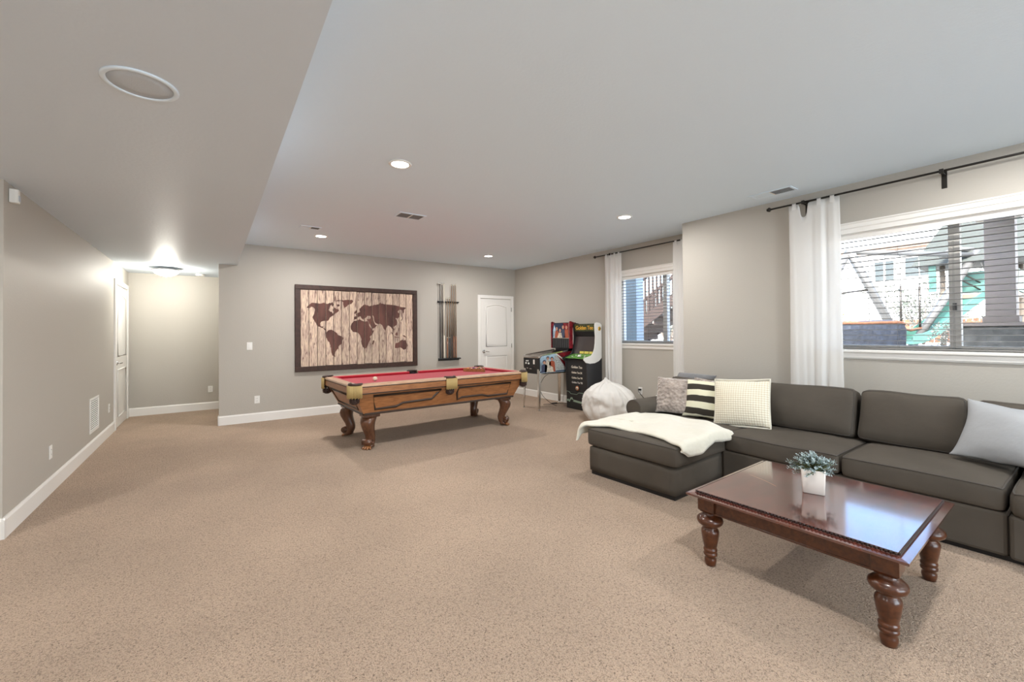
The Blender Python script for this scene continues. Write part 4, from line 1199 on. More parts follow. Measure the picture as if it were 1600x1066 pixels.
# ================================================================ CUE RACK AND CUES
cr0 = thing('cue_rack', 'black wall cue rack with clip bar above and shelf below', 'rack', (3.85, YB, 1.4))
MB().box((-.232, -.022, .548), (.225, 0, .580)).build('clip_bar', 'black', cr0, .003)
MB().box((-.222, -.085, -.575), (.245, 0, -.552)).box((-.222, -.012, -.60), (.245, 0, -.575)).build('shelf', 'black', cr0, .003)
CX = [3.657, 3.700, 3.746, 3.812, 3.864, 3.912, 3.957, 4.004, 4.042]
for x in [3.632] + [c + .023 for c in CX[:8]] + [4.066]:
    MB().box((x - 3.85 - .006, -.062, .553), (x - 3.85 + .006, -.02, .575)).build('clip', 'black', cr0, .003)
CUES = [(0, 2.34, 'black', 'black', 'dark slim bridge stick, leftmost in the wall rack', 'hook'), (1, 2.33, 'groove', 'groove', 'dark brown cue, second from the left in the wall rack', ''), (2, 2.335, 'cue_cream', 'cue_cream', 'cream-coloured cue in the wall rack', ''),
        (3, 2.06, 'cue_brown', 'cue_maple', 'short maple cue with brown butt, right beside the cream cue', ''), (4, 2.06, 'black', 'cue_maple', 'short cue with black butt and white joint in the wall rack', ''), (5, 2.32, 'groove', 'cue_maple', 'long cue with near-black butt in the middle right of the rack', ''),
        (6, 2.33, 'cue_brown', 'cue_maple', 'long cue with reddish brown butt, second from the right end pair', ''), (7, 2.335, 'cue_brown', 'cue_maple', 'long maple cue with brown butt, rightmost tall cue in the rack', '')]
for (i, zt_, bm_, sm_, lb, ex) in CUES:
    x = CX[i]; t = thing('pool_cue', lb, 'cue', (x, YB - .045, .849), group='pool cues in the wall rack')
    H_ = zt_ - .849; hb = (.42, .5, .44, .40, .40, .45, .43, .41)[i]
    MB().lathe([(.0125, .002), (.0135, .008), (.0125, hb)], 12).build('butt', bm_, t)
    MB().lathe([(.0122, hb), (.0125, hb + .008), (.0118, hb + .014)], 12).build('joint', 'cue_cream' if i in (3, 4) else bm_, t)
    MB().lathe([(.0116, hb + .014), (.0062, H_ - .03)], 12).build('shaft', sm_, t)
    MB().lathe([(.0068, H_ - .03), (.0066, H_ - .008)], 10).build('ferrule', 'ball_white', t)
    MB().lathe([(.0066, H_ - .008), (.0055, H_)], 10).build('tip', 'black', t)
    if ex: MB().box((-.035, -.003, H_ - .03), (.035, .003, H_)).build('bridge_head', 'chrome', t, .002)

# ================================================================ ARCADE CABINET
AC = (5.31, 5.345, 0)
ac = thing('arcade_cabinet', 'black and white upright golf arcade cabinet on a black riser', 'arcade game', AC)
q = world_child(AC)
ya, yb = 5.08, 5.61
def sidep(name, pts, y0, y1, m, parent, bevel=0):
    return MB().prism([(p[0] - AC[0], p[1]) for p in pts], 1, y0 - AC[1], y1 - AC[1]).build(name, m, parent, bevel)
rs_ = B('riser', q((5.15, ya, .002)), q((5.49, yb, .300)), 'matte_black', ac, .006)
M['green_line'] = mat('sage green print', (.30, .40, .30), .5)
pts = [(yb, .15), (5.57, .165), (5.53, .15), (5.50, .20), (5.46, .20), (5.445, .165), (ya, .135), (ya, .105), (5.45, .13), (5.42, .15), (5.47, .165), (5.50, .165), (5.53, .115), (5.57, .13), (yb, .115)]
MB().prism([(p[0] - AC[1], p[1]) for p in pts], 0, 5.147 - AC[0], 5.150 - AC[0]).build('printed_swoosh', 'green_line', rs_)
MB().tube([q((5.147, yb - .005, .300)), q((5.147, 5.54, .296)), q((5.147, 5.50, .262)), q((5.147, 5.35, .262)), q((5.147, 5.30, .296)), q((5.147, ya + .01, .298)), q((5.147, ya + .01, .01))], .0035, 5).build('printed_line', 'green_line', rs_)
sidep('lower_cabinet', [(5.15, .302), (5.49, .302), (5.49, .86), (5.135, .86), (5.14, .60)], ya + .016, yb - .016, 'matte_black', ac)
M['side_black'] = mat('dark grey laminate side', (.035, .036, .04), .35)
sidep('side_panel', [(5.15, .302), (5.49, .302), (5.49, .90), (5.12, .86), (5.135, .60)], ya, ya + .016, 'side_black', ac)
sidep('side_panel', [(5.15, .302), (5.49, .302), (5.49, .90), (5.12, .86), (5.135, .60)], yb - .016, yb, 'side_black', ac)
up = [(5.055, .875), (5.065, .905), (5.16, .925), (5.24, .945), (5.285, .99), (5.315, 1.06), (5.332, 1.15), (5.338, 1.26), (5.330, 1.36), (5.325, 1.46), (5.335, 1.495), (5.37, 1.508), (5.45, 1.50), (5.49, 1.465), (5.49, .90), (5.42, .845), (5.32, .812), (5.20, .808), (5.11, .825)]
for (y0, y1, yy, s) in ((ya - .003, ya + .013, ya - .006, 1), (yb - .013, yb + .003, yb + .006, 0)):
    o = sidep('upper_side_panel', up, y0, y1, 'matte_black' if not s else 'white_plastic', ac)
    if s: plabel(o, 'white curved upper side panel')
M['gold'] = mat('gold print', (.75, .42, .05), .4)
M['emblem_green'] = mat('dark green print', (.03, .10, .03), .5)
eo = MB().cyl(q((5.435, ya - .0035, 1.40)), q((5.435, ya - .006, 1.40)), .036, 24).build('round_emblem', 'gold', ac)
MB().prism([(5.415 - AC[0], 1.385), (5.435 - AC[0], 1.38), (5.455 - AC[0], 1.40), (5.445 - AC[0], 1.425), (5.43 - AC[0], 1.415), (5.435 - AC[0], 1.40)], 1, ya - .0075 - AC[1], ya - .006 - AC[1]).build('emblem_figure', 'emblem_green', eo)
# marquee
mq = B('marquee', q((5.345, ya + .014, 1.352)), q((5.46, yb - .014, 1.488)), 'matte_black', ac, .003)
M['marquee_art'] = mat('dark green marquee art', (.05, .06, .02), .4, vary=(20, .6, (1, 1, 1)))
B('marquee_face', q((5.341, ya + .018, 1.358)), q((5.345, yb - .018, 1.484)), 'marquee_art', mq)
text('lettering', 'Golden Tee', .095, 'gold', mq, q((5.3395, 5.345, 1.415)), (0, -1, 0), (0, 0, 1), .001, 0, .93, bold=.0015)
sidep('speaker_panel', [(5.345, 1.352), (5.47, 1.352), (5.47, 1.25), (5.375, 1.262)], ya + .013, yb - .013, 'black', ac)
sidep('screen', [(5.375, 1.262), (5.47, 1.25), (5.47, .95), (5.315, .955)], ya + .013, yb - .013, 'screen', ac)
tp_ = sidep('control_panel', [(5.10, .885), (5.315, .955), (5.47, .95), (5.47, .87), (5.135, .855)], ya + .012, yb - .012, 'matte_black', ac)
M['grass_art'] = mat('green golf turf print', (.12, .30, .06), .5, vary=(16, .6, (1, 1, 1)))
d = Vector((5.315 - 5.10, 0, .07)); nn = Vector((-.07, 0, .215)).normalized()
def onp(t, y, h): p = Vector((5.10, y, .885)) + d * t + nn * h; return q(p)
MB().add([onp(.01, ya + .014, .002), onp(.99, ya + .014, .002), onp(.99, yb - .014, .002), onp(.01, yb - .014, .002)], [(0, 1, 2, 3)]).build('turf_overlay', 'grass_art', tp_)
MB().lathe([(.040, 0), (.040, .004), (.034, .006)], 20, Matrix.Translation(onp(.45, 5.33, .002))).build('trackball_ring', 'white_plastic', tp_)
MB().lathe([(.028 * math.cos(a), .028 * math.sin(a)) for a in [PI / 2 * i / 8 for i in range(9)]], 18, Matrix.Translation(onp(.45, 5.33, .006))).build('trackball', 'white_plastic', tp_)
for (t, y) in ((.35, 5.18), (.6, 5.22), (.35, 5.48), (.6, 5.44), (.75, 5.36)):
    MB().lathe([(.014, 0), (.014, .008), (.008, .011)], 14, Matrix.Translation(onp(t, y, .002))).build('button', 'white_plastic', tp_)
M['yellow_print'] = mat('yellow instruction print', (.72, .60, .12), .5)
def ons(t, y, h):
    a = Vector((5.315, 0, .955)); b = Vector((5.375, 0, 1.262)); p = a + (b - a) * t; n2 = Vector((-(b - a).z, 0, (b - a).x)).normalized(); p = p + n2 * h; return q((p.x, y, p.z))
for (y0, y1) in ((5.44, 5.34), (5.325, 5.225), (5.21, 5.13)):
    MB().add([ons(.03, y0, .003), ons(.03, y1, .003), ons(.16, y1, .003), ons(.16, y0, .003), ons(.03, y0, .001), ons(.03, y1, .001), ons(.16, y1, .001), ons(.16, y0, .001)], [(0, 1, 2, 3), (0, 4, 5, 1), (1, 5, 6, 2), (2, 6, 7, 3), (3, 7, 4, 0)]).build('instruction_card', 'yellow_print', ac)
lowp = [o for o in bpy.data.objects if o.name.startswith('lower_cabinet')][0]
for z, s, m_, x_ in ((.735, 'Golden Tee', 'cue_cream', 5.1335), (.640, 'Golden Tee 2K', 'cue_cream', 5.1355), (.548, "Golden Tee '99", 'cue_cream', 5.1385), (.468, "Golden Tee '98", 'vinyl_grey', 5.1405)):
    text('lettering', s, .058 if len(s) < 11 else .044, m_, ac, q((x_, 5.33, z)), (0, -1, 0), (0, 0, 1), .001, 0, .95, bold=.0008)
M['orange_print'] = mat('burnt orange print', (.45, .13, .03), .5)
eb = MB().cyl(q((5.144, 5.33, .372)), q((5.138, 5.33, .372)), .040, 24).build('orange_roundel', 'orange_print', ac)
MB().cyl(q((5.1385, 5.33, .372)), q((5.1365, 5.33, .372)), .027, 20).build('roundel_disc', 'cue_cream', eb)
MB().prism([(5.33 - AC[1] - .010, .355), (5.33 - AC[1] + .010, .355), (5.33 - AC[1] + .006, .375), (5.33 - AC[1], .392), (5.33 - AC[1] - .006, .375)], 0, 5.135 - AC[0], 5.1365 - AC[0]).build('roundel_figure', 'black', eb)

# ================================================================ PINBALL MACHINE
PB = (4.97, 5.895, 0)
pb = thing('pinball_machine', 'pinball machine with chrome legs and colourful picture sides', 'pinball machine', PB)
q = world_child(PB)
y0, y1 = 5.68, 6.11
xf, xb_ = 4.575, 5.44
def pbp(name, pts, ya_, yb_, m, parent=pb, bevel=0):
    return MB().prism([(p[0] - PB[0], p[1]) for p in pts], 1, ya_ - PB[1], yb_ - PB[1]).build(name, m, parent, bevel)
body = pbp('cabinet', [(xf, .905), (xf, .75), (xf + .02, .62), (xb_, .62), (xb_, 1.02), (xf + .05, .925)], y0, y1, 'matte_black')
for yy in (y0, y1):
    pts = [(xf - .004, .905), (xf + .05, .932), (xb_ - .14, 1.006), (xb_ - .14, 1.028), (xf + .045, .952), (xf - .010, .925)]
    pbp('side_rail', pts, yy - .012, yy + .012, 'chrome')
MB().box(q((xf - .012, y0 - .008, .895)), q((xf + .045, y1 + .008, .935))).build('lockdown_bar', 'chrome', pb, .008)
gl = MB().add([q(p) for p in ((xf + .04, y0 + .012, .943), (xb_ - .14, y0 + .012, 1.018), (xb_ - .14, y1 - .012, 1.018), (xf + .04, y1 - .012, .943))], [(0, 1, 2, 3)]).build('playfield_glass', 'table_glass', pb)
M['playfield'] = mat('playfield artwork', (.30, .25, .20), .4, vary=(9, .8, (1, 1, 1)))
MB().add([q(p) for p in ((xf + .05, y0 + .02, .928), (xb_ - .14, y0 + .02, 1.000), (xb_ - .14, y1 - .02, 1.000), (xf + .05, y1 - .02, .928))], [(0, 1, 2, 3)]).build('playfield', 'playfield', pb)
B('bottom_trim', q((xf + .015, y0 - .004, .615)), q((xb_ + .004, y0 + .004, .632)), 'chrome', pb)
# legs
for (lx_, ly_, dx, dy) in ((xf + .012, y0 + .004, -.012, -.008), (xf + .012, y1 - .004, -.012, .008), (xb_ - .01, y0 + .004, .0, -.006), (xb_ - .01, y1 - .004, .0, .006)):
    sx = -1 if lx_ < 5 else 1; sy = -1 if ly_ < PB[1] else 1
    top = .905 if sx < 0 else .80
    t_ = .003; w_ = .055
    mb = MB()
    def leg_at(z):
        k = (top - z) / top
        return (lx_ + dx * k * 2, ly_ + dy * k * 2)
    (ax_, ay_), (bx_, by_) = leg_at(top), leg_at(.03)
    for (pa, pb_) in (((0, 0, t_, w_), (0, 0, t_, w_ * .6)), ((0, 0, w_, t_), (0, 0, w_ * .6, t_))):
        def quad(cx, cy, z, e): return [(cx, cy, z), (cx - sx * e[2], cy, z), (cx - sx * e[2], cy - sy * e[3], z), (cx, cy - sy * e[3], z)]
        v1 = [q(p) for p in quad(bx_, by_, .03, pb_)]; v2 = [q(p) for p in quad(ax_, ay_, top, pa)]
        mb.add(v1 + v2, [(0, 1, 2, 3), (7, 6, 5, 4)] + [(i, (i + 1) % 4, 4 + (i + 1) % 4, 4 + i) for i in range(4)])
    lo = mb.build('leg', 'chrome', pb)
    fx_, fy_ = bx_ - sx * .012, by_ - sy * .012
    MB().lathe([(.020, .0), (.022, .006), (.008, .012), (.006, .035)], 14, Matrix.Translation(q((fx_, fy_, 0)))).build('levelling_foot', 'chrome', lo)
# front details
for (yy, z, r) in ((6.02, .84, .012), (5.975, .842, .012), (6.03, .80, .016), (5.955, .796, .016)):
    MB().cyl(q((xf + .001, yy, z)), q((xf - .012, yy, z)), r, 14).build('start_button', 'white_plastic', pb)
B('price_card', q((xf - .003, 5.79, .79)), q((xf + .002, 5.83, .87)), 'pot', pb)
B('maker_plate', q((xf + .0, 5.98, .705)), q((xf + .008, 6.02, .72)), 'chrome', pb); B('maker_plate', q((xf + .0, 5.88, .700)), q((xf + .008, 5.94, .712)), 'chrome', pb)
B('red_label', q((xf - .002, 5.79, .735)), q((xf + .004, 5.82, .77)), 'leather', pb)
# side picture: plain generic figures and a diagonal red beam
M['sky_print'] = mat('pale blue printed sky', (.42, .58, .70), .4, vary=(6, .5, (1, 1, 1)))
M['speckle_print'] = mat('grey speckled print', (.45, .47, .45), .5, vary=(60, .7, (1, 1, 1)))
M['crimson_print'] = mat('dark crimson print', (.22, .012, .02), .4, vary=(15, .7, (1, 1, 1)))
M['skin_print'] = mat('printed skin tone', (.55, .30, .20), .5)
M['coat_print'] = mat('printed dark coat', (.06, .07, .12), .5)
M['cream_print'] = mat('printed cream tunic', (.62, .55, .45), .5, vary=(30, .4, (1, 1, 1)))
M['rust_print'] = mat('printed rust jacket', (.42, .10, .05), .5)
M['navy_print'] = mat('printed navy shadow', (.02, .03, .07), .5)
art = pbp('side_picture', [(xf + .03, .64), (xb_ - .10, .64), (xb_ - .10, 1.0), (xf + .05, .925)], y0 - .002, y0, 'crimson_print')
def pic(pts, m, k, nm='print_shape'):
    MB().prism([(xf + .03 + p[0] * .72 - PB[0], .64 + p[1] * .30) for p in pts], 1, y0 - .002 - .0006 * k - PB[1], y0 - .0006 * (k - 1) - .002 - PB[1]).build(nm, m, art)
pic([(0, 0), (.0, .85), (.05, .96), (.48, 1.13), (.86, .05), (.86, 0)], 'sky_print', 1)
pic([(.40, .10), (.86, .10), (.60, .85), (.46, 1.0), (.42, .5)], 'speckle_print', 2)
pic([(.46, 1.10), (.50, 1.13), (.98, .42), (.96, .34)], 'pot', 3, 'light_beam')
pic([(.0, .02), (.98, .02), (.98, .10), (.4, .08), (.0, .10)], 'navy_print', 3)
for (cx, cy, r, coat) in ((.13, .60, .075, 'coat_print'), (.24, .82, .065, 'cream_print'), (.37, .78, .07, 'rust_print')):
    pic([(cx - .10, .03), (cx + .11, .03), (cx + .085, cy - .16), (cx + .03, cy - .10), (cx - .03, cy - .10), (cx - .085, cy - .16)], coat, 4)
    pic([(cx + r * .75 * math.cos(a), cy + .03 + r * 1.55 * math.sin(a)) for a in [2 * PI * i / 12 for i in range(12)]], 'coat_print', 5)
    pic([(cx + r * .55 * math.cos(a), cy - .01 + r * 1.2 * math.sin(a)) for a in [2 * PI * i / 12 for i in range(12)]], 'skin_print', 6)
pic([(.20, .03), (.42, .03), (.40, .30), (.30, .42), (.22, .35)], 'cream_print', 5)
# backbox
bb = B('backbox', q((5.275, 5.645, 1.045)), q((5.43, 6.135, 1.520)), 'matte_black', pb, .004)
B('neck', q((5.30, 5.72, 1.00)), q((5.44, 6.07, 1.05)), 'matte_black', pb)
for yy in (5.625, 6.125):
    o = pbp('cheek', [(5.255, 1.05), (5.255, 1.53), (5.275, 1.545), (5.36, 1.52), (5.44, 1.50), (5.44, 1.05)], yy, yy + .018, 'crimson_print', bb)
    o.location = o.location
B('cheek_stripe', q((5.33, 5.620, 1.12)), q((5.345, 5.626, 1.42)), 'pot', bb)
bg = B('backglass', q((5.268, 5.660, 1.240)), q((5.276, 6.115, 1.510)), 'crimson_print', bb)
def bgp(pts, m, k): MB().prism([(6.115 - p[0] * .455 - PB[1], 1.240 + p[1] * .27) for p in pts], 0, 5.268 - .0007 * k - PB[0], 5.268 - .0007 * (k - 1) - PB[0]).build('print_shape', m, bg)
bgp([(.0, .0), (.75, .0), (.72, .5), (.65, 1), (.1, 1), (.0, .6)], 'navy_print', 1)
bgp([(.05, .0), (.25, .0), (.2, .6), (.12, .9), (.05, .5)], 'sky_print', 2)
for (cx, cy, coat) in ((.28, .62, 'rust_print'), (.48, .50, 'cream_print'), (.86, .70, 'rust_print'), (.66, .72, 'coat_print')):
    bgp([(cx - .13, 0), (cx + .13, 0), (cx + .09, cy - .15), (cx - .09, cy - .15)], coat, 3 + (cx > .4))
    bgp([(cx + .06 * math.cos(a), cy + .13 * math.sin(a)) for a in [2 * PI * i / 10 for i in range(10)]], 'skin_print', 5)
bgp([(.30, .0), (.62, .0), (.58, .22), (.46, .32), (.36, .2)], 'cream_print', 6)
B('backglass_trim', q((5.262, 5.645, 1.226)), q((5.276, 6.125, 1.240)), 'chrome', bb)
B('backglass_trim', q((5.262, 5.645, 1.24)), q((5.276, 5.658, 1.52)), 'chrome', bb)
sg_ = B('speaker_grille', q((5.268, 5.660, 1.055)), q((5.276, 6.115, 1.222)), 'black', bb)
for k in range(9):
    yy = 5.67 + k * .052
    B('grille_bar', q((5.264, yy, 1.06)), q((5.269, yy + .012, 1.215)), 'vent_dark', sg_)
# cords
def cord(parent, pts, r=.004, m='black'):
    P0 = Vector(pts[0]); pts = [Vector(p) - P0 for p in pts]
    out = []
    for i in range(len(pts) - 1):
        p0, p1, p2, p3 = pts[max(i - 1, 0)], pts[i], pts[i + 1], pts[min(i + 2, len(pts) - 1)]
        for k in range(6):
            s = k / 6
            out.append(.5 * ((2 * p1) + (p2 - p0) * s + (2 * p0 - 5 * p1 + 4 * p2 - p3) * s * s + (3 * p1 - p0 - 3 * p2 + p3) * s ** 3))
    out.append(pts[-1])
    t = MB().tube(out, r, 6).build('power_cord', m, parent); t.location = parent.matrix_world.inverted() @ P0 if parent.rotation_euler.z else P0 - parent.location
    t.rotation_euler = (0, 0, -parent.rotation_euler.z)
    return t
cord(pb, [(4.95, 5.86, .60), (4.86, 5.90, .52), (4.80, 5.93, .36), (4.86, 5.92, .20), (5.0, 5.86, .06), (5.10, 5.82, .008)])
t = cord(pb, [(5.02, 6.10, .006), (5.12, 6.06, .006), (5.24, 6.02, .008), (5.38, 5.98, .006), (5.44, 5.9, .006)])
B('inline_switch', (.14, -.09, .001), (.26, -.065, .022), 'black', t, .004)
ps = thing('power_strip', 'white power strip on the carpet between the arcade cabinet and pinball machine', 'power strip', (5.455, 5.76, 0))
B('strip_body', (-.025, -.09, .0), (.02, .10, .035), 'white_plastic', ps, .006)
for k in range(4): B('socket', (-.012, -.07 + k * .04, .034), (.008, -.045 + k * .04, .037), 'black', ps)

# ================================================================ BEANBAGS
def beanbag(label, loc, R_, H_, seed, tip=(0, 0)):
    t = thing('beanbag', label, 'beanbag', loc)
    N, K = 110, 60; vs = []; fs = []
    prof = [(0, .0), (.74, .0), (.96, .05), (1.06, .18), (1.07, .34), (1.03, .48), (.94, .61), (.81, .72), (.64, .80), (.44, .86), (.24, .895), (.08, .905), (.01, .90)]
    for j in range(K + 1):
        s = j / K * (len(prof) - 1); i = min(int(s), len(prof) - 2); f = s - i
        r = prof[i][0] * (1 - f) + prof[i + 1][0] * f; z = prof[i][1] * (1 - f) + prof[i + 1][1] * f
        for k in range(N):
            a = 2 * PI * k / N
            fold = (.015 + .05 * max(0, z - .35)) * math.sin(5 * a + seed + 3 * z) * (1 if z > .05 else 0) + (.06) * max(0, z - .5) * math.sin(11 * a + seed * 2)
            q3 = Vector((1.6 * math.cos(a), 1.6 * math.sin(a), z * 2.2 + seed)); nz = noise.noise(q3) * .13 + (abs(noise.noise(Vector((q3.x * 3.2, q3.y * 3.2, q3.z * 1.3)))) - .2) * -.22 + noise.noise(q3 * 5) * .025
            rr = R_ * r * (1 + fold + nz)
            vs.append((rr * math.cos(a) + tip[0] * z ** 2, rr * math.sin(a) + tip[1] * z ** 2, H_ * (z + (.03 * noise.noise(Vector((3 * math.cos(a), 3 * math.sin(a), seed + 9))) if .05 < z < .95 else 0))))
    for j in range(K):
        for k in range(N): fs.append((j * N + k, j * N + (k + 1) % N, (j + 1) * N + (k + 1) % N, (j + 1) * N + k))
    fs.append(tuple(range(K * N, (K + 1) * N)))
    o = MB().add(vs, fs, True).build('cover', 'bag', t)
    top = Vector((tip[0] * .81, tip[1] * .81, H_ * .875)); kn = MB(); kr = []
    for j in range(9):
        s = j / 8; r = R_ * (.26 * (1 - s) ** 1.6 + .03)
        for k in range(24):
            a = 2 * PI * k / 24; rr = r * (1 + .28 * math.sin(5 * a + seed) * (1 - s * .4)); kr.append(top + Vector((rr * math.cos(a) - .03 * s, rr * math.sin(a), H_ * .14 * s)))
    kn.add(kr, [(j * 24 + k, j * 24 + (k + 1) % 24, (j + 1) * 24 + (k + 1) % 24, (j + 1) * 24 + k) for j in range(8) for k in range(24)] + [tuple(range(8 * 24, 9 * 24))], True).build('gathered_top', 'bag', t)
    for k in range(6):
        a0 = 2 * PI * k / 6 + .3
        pts = []
        for j in range(6, 52, 2):
            idx = j * N + int(a0 / (2 * PI) * N) % N; p = Vector(vs[idx]); pts.append(p * 1.0 + Vector((math.cos(a0), math.sin(a0), 0)) * .001)
        MB().tube(pts, .0035, 5).build('seam', 'bag', o)
    return t
beanbag('big white canvas beanbag slumped beside the arcade cabinet', (4.96, 4.40, 0), .385, .64, 1.0, (-.07, .05))
beanbag('white beanbag half hidden behind the sofa arm and the plush pillow', (5.03, 3.58, 0), .26, .50, 4.0)
bpy.context.view_layer.update(); cord(wo, [(5.46, 4.285, .43), (5.43, 4.27, .42), (5.41, 4.22, .38), (5.44, 4.16, .30)], .005)

# ================================================================ OUTSIDE THE WINDOWS
M['ground'] = mat('pale dry ground', (.60, .585, .55), .9, vary=(1.2, .25, (1, 1, 1)))
struct(B('ground', (XR + .22, -30, .70), (60, 40, .88), 'ground'))
struct(B('ground_strip', (XB + .205, -30, .70), (XR + .215, YBUMP - .205, .88), 'ground'))
M['siding'] = mat('white lap siding', (.85, .83, .80), .7)
M['tan'] = mat('tan fascia board', (.11, .07, .048), .6)
M['roofing'] = mat('pale weathered roof shingles', (.62, .60, .58), .9, vary=(3, .2, (1, 1, 1)))
M['pane_grey'] = mat('grey blue window glass outside', (.026, .033, .036), .25)
hs = thing('house', 'white neighbour house with tan eaves and grey windows beyond the yard', 'house', (31, 5, .88))
def hq(p): return (p[0] - 31, p[1] - 5, p[2] - .88)
B('wall', hq((31, -14, .88)), hq((38, 20, 5.9)), 'siding', hs)
B('fascia', hq((30.3, -14.5, 5.72)), hq((30.42, 20.5, 6.02)), 'tan', hs); B('soffit_board', hq((30.42, -14.5, 5.70)), hq((31, 20.5, 5.76)), 'tan', hs)
MB().prism([(30.25, 6.0), (34.5, 8.2), (38.8, 6.0), (38.8, 5.9), (30.3, 5.9)], 1, -14.5, 20.5).build('roof', 'roofing', hs).location = (-31, -5, -.88)
for (a, b, z0_, z1_) in ((6.90, 7.72, 4.08, 5.16), (5.3, 6.42, 4.2, 5.22), (10.6, 11.6, 4.1, 5.15), (1.5, 2.6, 4.1, 5.2), (-3, -1.9, 4.1, 5.2)):
    w = B('window', hq((30.93, a - .10, z0_ - .10)), hq((30.99, b + .10, z1_ + .10)), 'siding', hs)
    B('pane', hq((30.90, a, z0_)), hq((30.935, (a + b) / 2 - .03, z1_)), 'pane_grey', w); B('pane', hq((30.90, (a + b) / 2 + .03, z0_)), hq((30.935, b, z1_)), 'pane_grey', w)
for k in range(12):
    B('siding_lap', hq((30.965, -14, 1.2 + k * .36)), hq((30.999, 20, 1.225 + k * .36)), 'siding', hs)

# back fence
M['cedar'] = wood('orange cedar', (.10, .037, .017), (.15, .06, .027), .7, 5, (2, 2, .3), 0)
fe = thing('fence', 'low orange cedar board fence far across the yard', 'fence', (20, 4, .88))
mb = MB()
for k in range(110):
    yy = -6 + k * .15
    mb.box((-.01, yy - 4 + .008, 0), (.01, yy - 4 + .142, .80 + .01 * math.sin(k * 1.7)))
o = mb.build('boards', 'cedar', fe); o['kind'] = 'stuff'
for k in range(7): B('fence_post', (-.10, -9.9 + k * 2.6, 0), (-.01, -9.81 + k * 2.6, .86), 'cedar', fe)
for z in (.15, .62): B('fence_rail', (-.05, -10, z), (-.01, 6.4, z + .09), 'cedar', fe)

# swing set
M['swing_pole'] = mat('pale powder coated steel', (.065, .064, .063), .4)
sw = thing('swing_set', 'pale steel swing set frame with hanging chains outside the big window', 'swing set', (12.4, 2.6, .88))
def sq(p): return Vector((p[0] - 12.4, p[1] - 2.6, p[2] - .88))
apx = (11.44, 3.28, 3.05); end = (13.80, 1.64, 2.96)
MB().cyl(sq(apx), sq(end), .055, 14).build('top_beam', 'swing_pole', sw)
MB().cyl(sq((11.40, 3.29, 3.10)), sq((12.40, 2.62, .89)), .082, 14).build('leg', 'swing_pole', sw)
MB().cyl(sq((11.46, 3.30, 3.10)), sq((10.5, 3.95, .89)), .068, 14).build('leg', 'swing_pole', sw)
MB().cyl(sq((12.50, 2.55, .89)), sq((13.75, 1.66, 3.05)), .075, 14).build('leg', 'swing_pole', sw)
MB().cyl(sq((11.78, 3.03, 2.22)), sq((10.95, 3.58, 2.10)), .022, 8).build('cross_brace', 'bronze', sw)
bd = (Vector(end) - Vector(apx))
for (t_, len_, m_) in ((.14, 1.75, 'vent_dark'), (.27, 1.3, 'swing_pole')):
    p = Vector(apx) + bd * t_
    MB().cyl(sq(p), sq(p - Vector((0, 0, len_))), .009, 6).build('chain', m_, sw)
for k, t_ in enumerate((.385, .53)):
    p = Vector(apx) + bd * t_
    MB().cyl(sq(p), sq(p - Vector((0, 0, .75))), .008, 6).build('chain', 'swing_pole', sw)
    MB().cyl(sq(p - Vector((0, 0, .72))), sq(p - Vector((0, 0, 1.62))), .022, 8).build('chain_sleeve', 'bronze', sw)
a = Vector(apx) + bd * .375 - Vector((0, 0, 1.64)); b = Vector(apx) + bd * .54 - Vector((0, 0, 1.64))
MB().tube([sq(a), sq((a + b) / 2 - Vector((0, 0, .05))), sq(b)], .03, 8).build('seat', 'cedar', sw)
# playset
M['teal'] = mat('teal plastic', (.036, .105, .087), .5)
M['roof_green'] = mat('grey green canopy', (.021, .025, .022), .8)
M['beam_tan'] = mat('bleached lumber', (.13, .105, .082), .8)
pl = thing('playset', 'teal and tan play tower with a canopy roof and slide', 'play set', (14.4, 1.8, .88))
def pq(p): return Vector((p[0] - 14.4, p[1] - 1.8, p[2] - .88))
corners = [(13.95, 2.25), (14.9, 2.25), (14.9, 1.15), (13.95, 1.15)]
for (x, y) in corners: MB().cyl(pq((x, y, .88)), pq((x, y, 3.0)), .05, 10).build('post', 'beam_tan', pl)
B('deck', pq((13.9, 1.1, 2.02)), pq((14.95, 2.3, 2.12)), 'beam_tan', pl)
for (a, b) in (((13.93, 1.15, 2.14), (13.97, 2.1, 2.62)), ((13.95, 1.10, 2.14), (14.9, 1.14, 2.62)), ((13.6, 2.30, 2.20), (13.66, 2.42, 2.85))):
    B('teal_panel', pq(a), pq(b), 'teal', pl)
mb = MB().add([pq(p) for p in ((13.5, 2.7, 2.82), (15.3, 2.7, 2.82), (15.3, .7, 2.82), (13.5, .7, 2.82), (14.4, 2.3, 3.85), (14.4, 1.1, 3.85))], [(0, 1, 4), (1, 2, 5, 4), (2, 3, 5), (3, 0, 4, 5), (3, 2, 1, 0)])
mb.build('canopy', 'roof_green', pl)
pts = [(13.3, 2.15, 2.95), (13.5, 2.0, 3.12), (13.8, 1.75, 3.10), (14.0, 1.6, 2.85), (14.1, 1.5, 2.45), (14.12, 1.45, 2.1)]
MB().tube([pq(p) for p in pts], .06, 10).build('arched_rail', 'swing_pole', pl)
for dz in (0, .16): MB().cyl(pq((13.45, 2.05, 2.72 - dz)), pq((14.1, 1.52, 2.25 - dz)), .016, 6).build('rope', 'bronze', pl)
mb = MB(); sl_ = [(13.9, 1.75, 2.05), (13.5, 1.98, 1.75), (13.1, 2.2, 1.42), (12.75, 2.38, 1.18), (12.45, 2.52, 1.08), (12.25, 2.62, 1.06)]
sdv = Vector((.5, .86, 0)); vs = []; fs = []
for p in sl_:
    c = pq(p)
    for (o_, h_) in ((-.26, .16), (-.24, .17), (-.22, 0), (.22, 0), (.24, .17), (.26, .16), (.24, -.04), (-.24, -.04)): vs.append(c + sdv * o_ + Vector((0, 0, h_)))
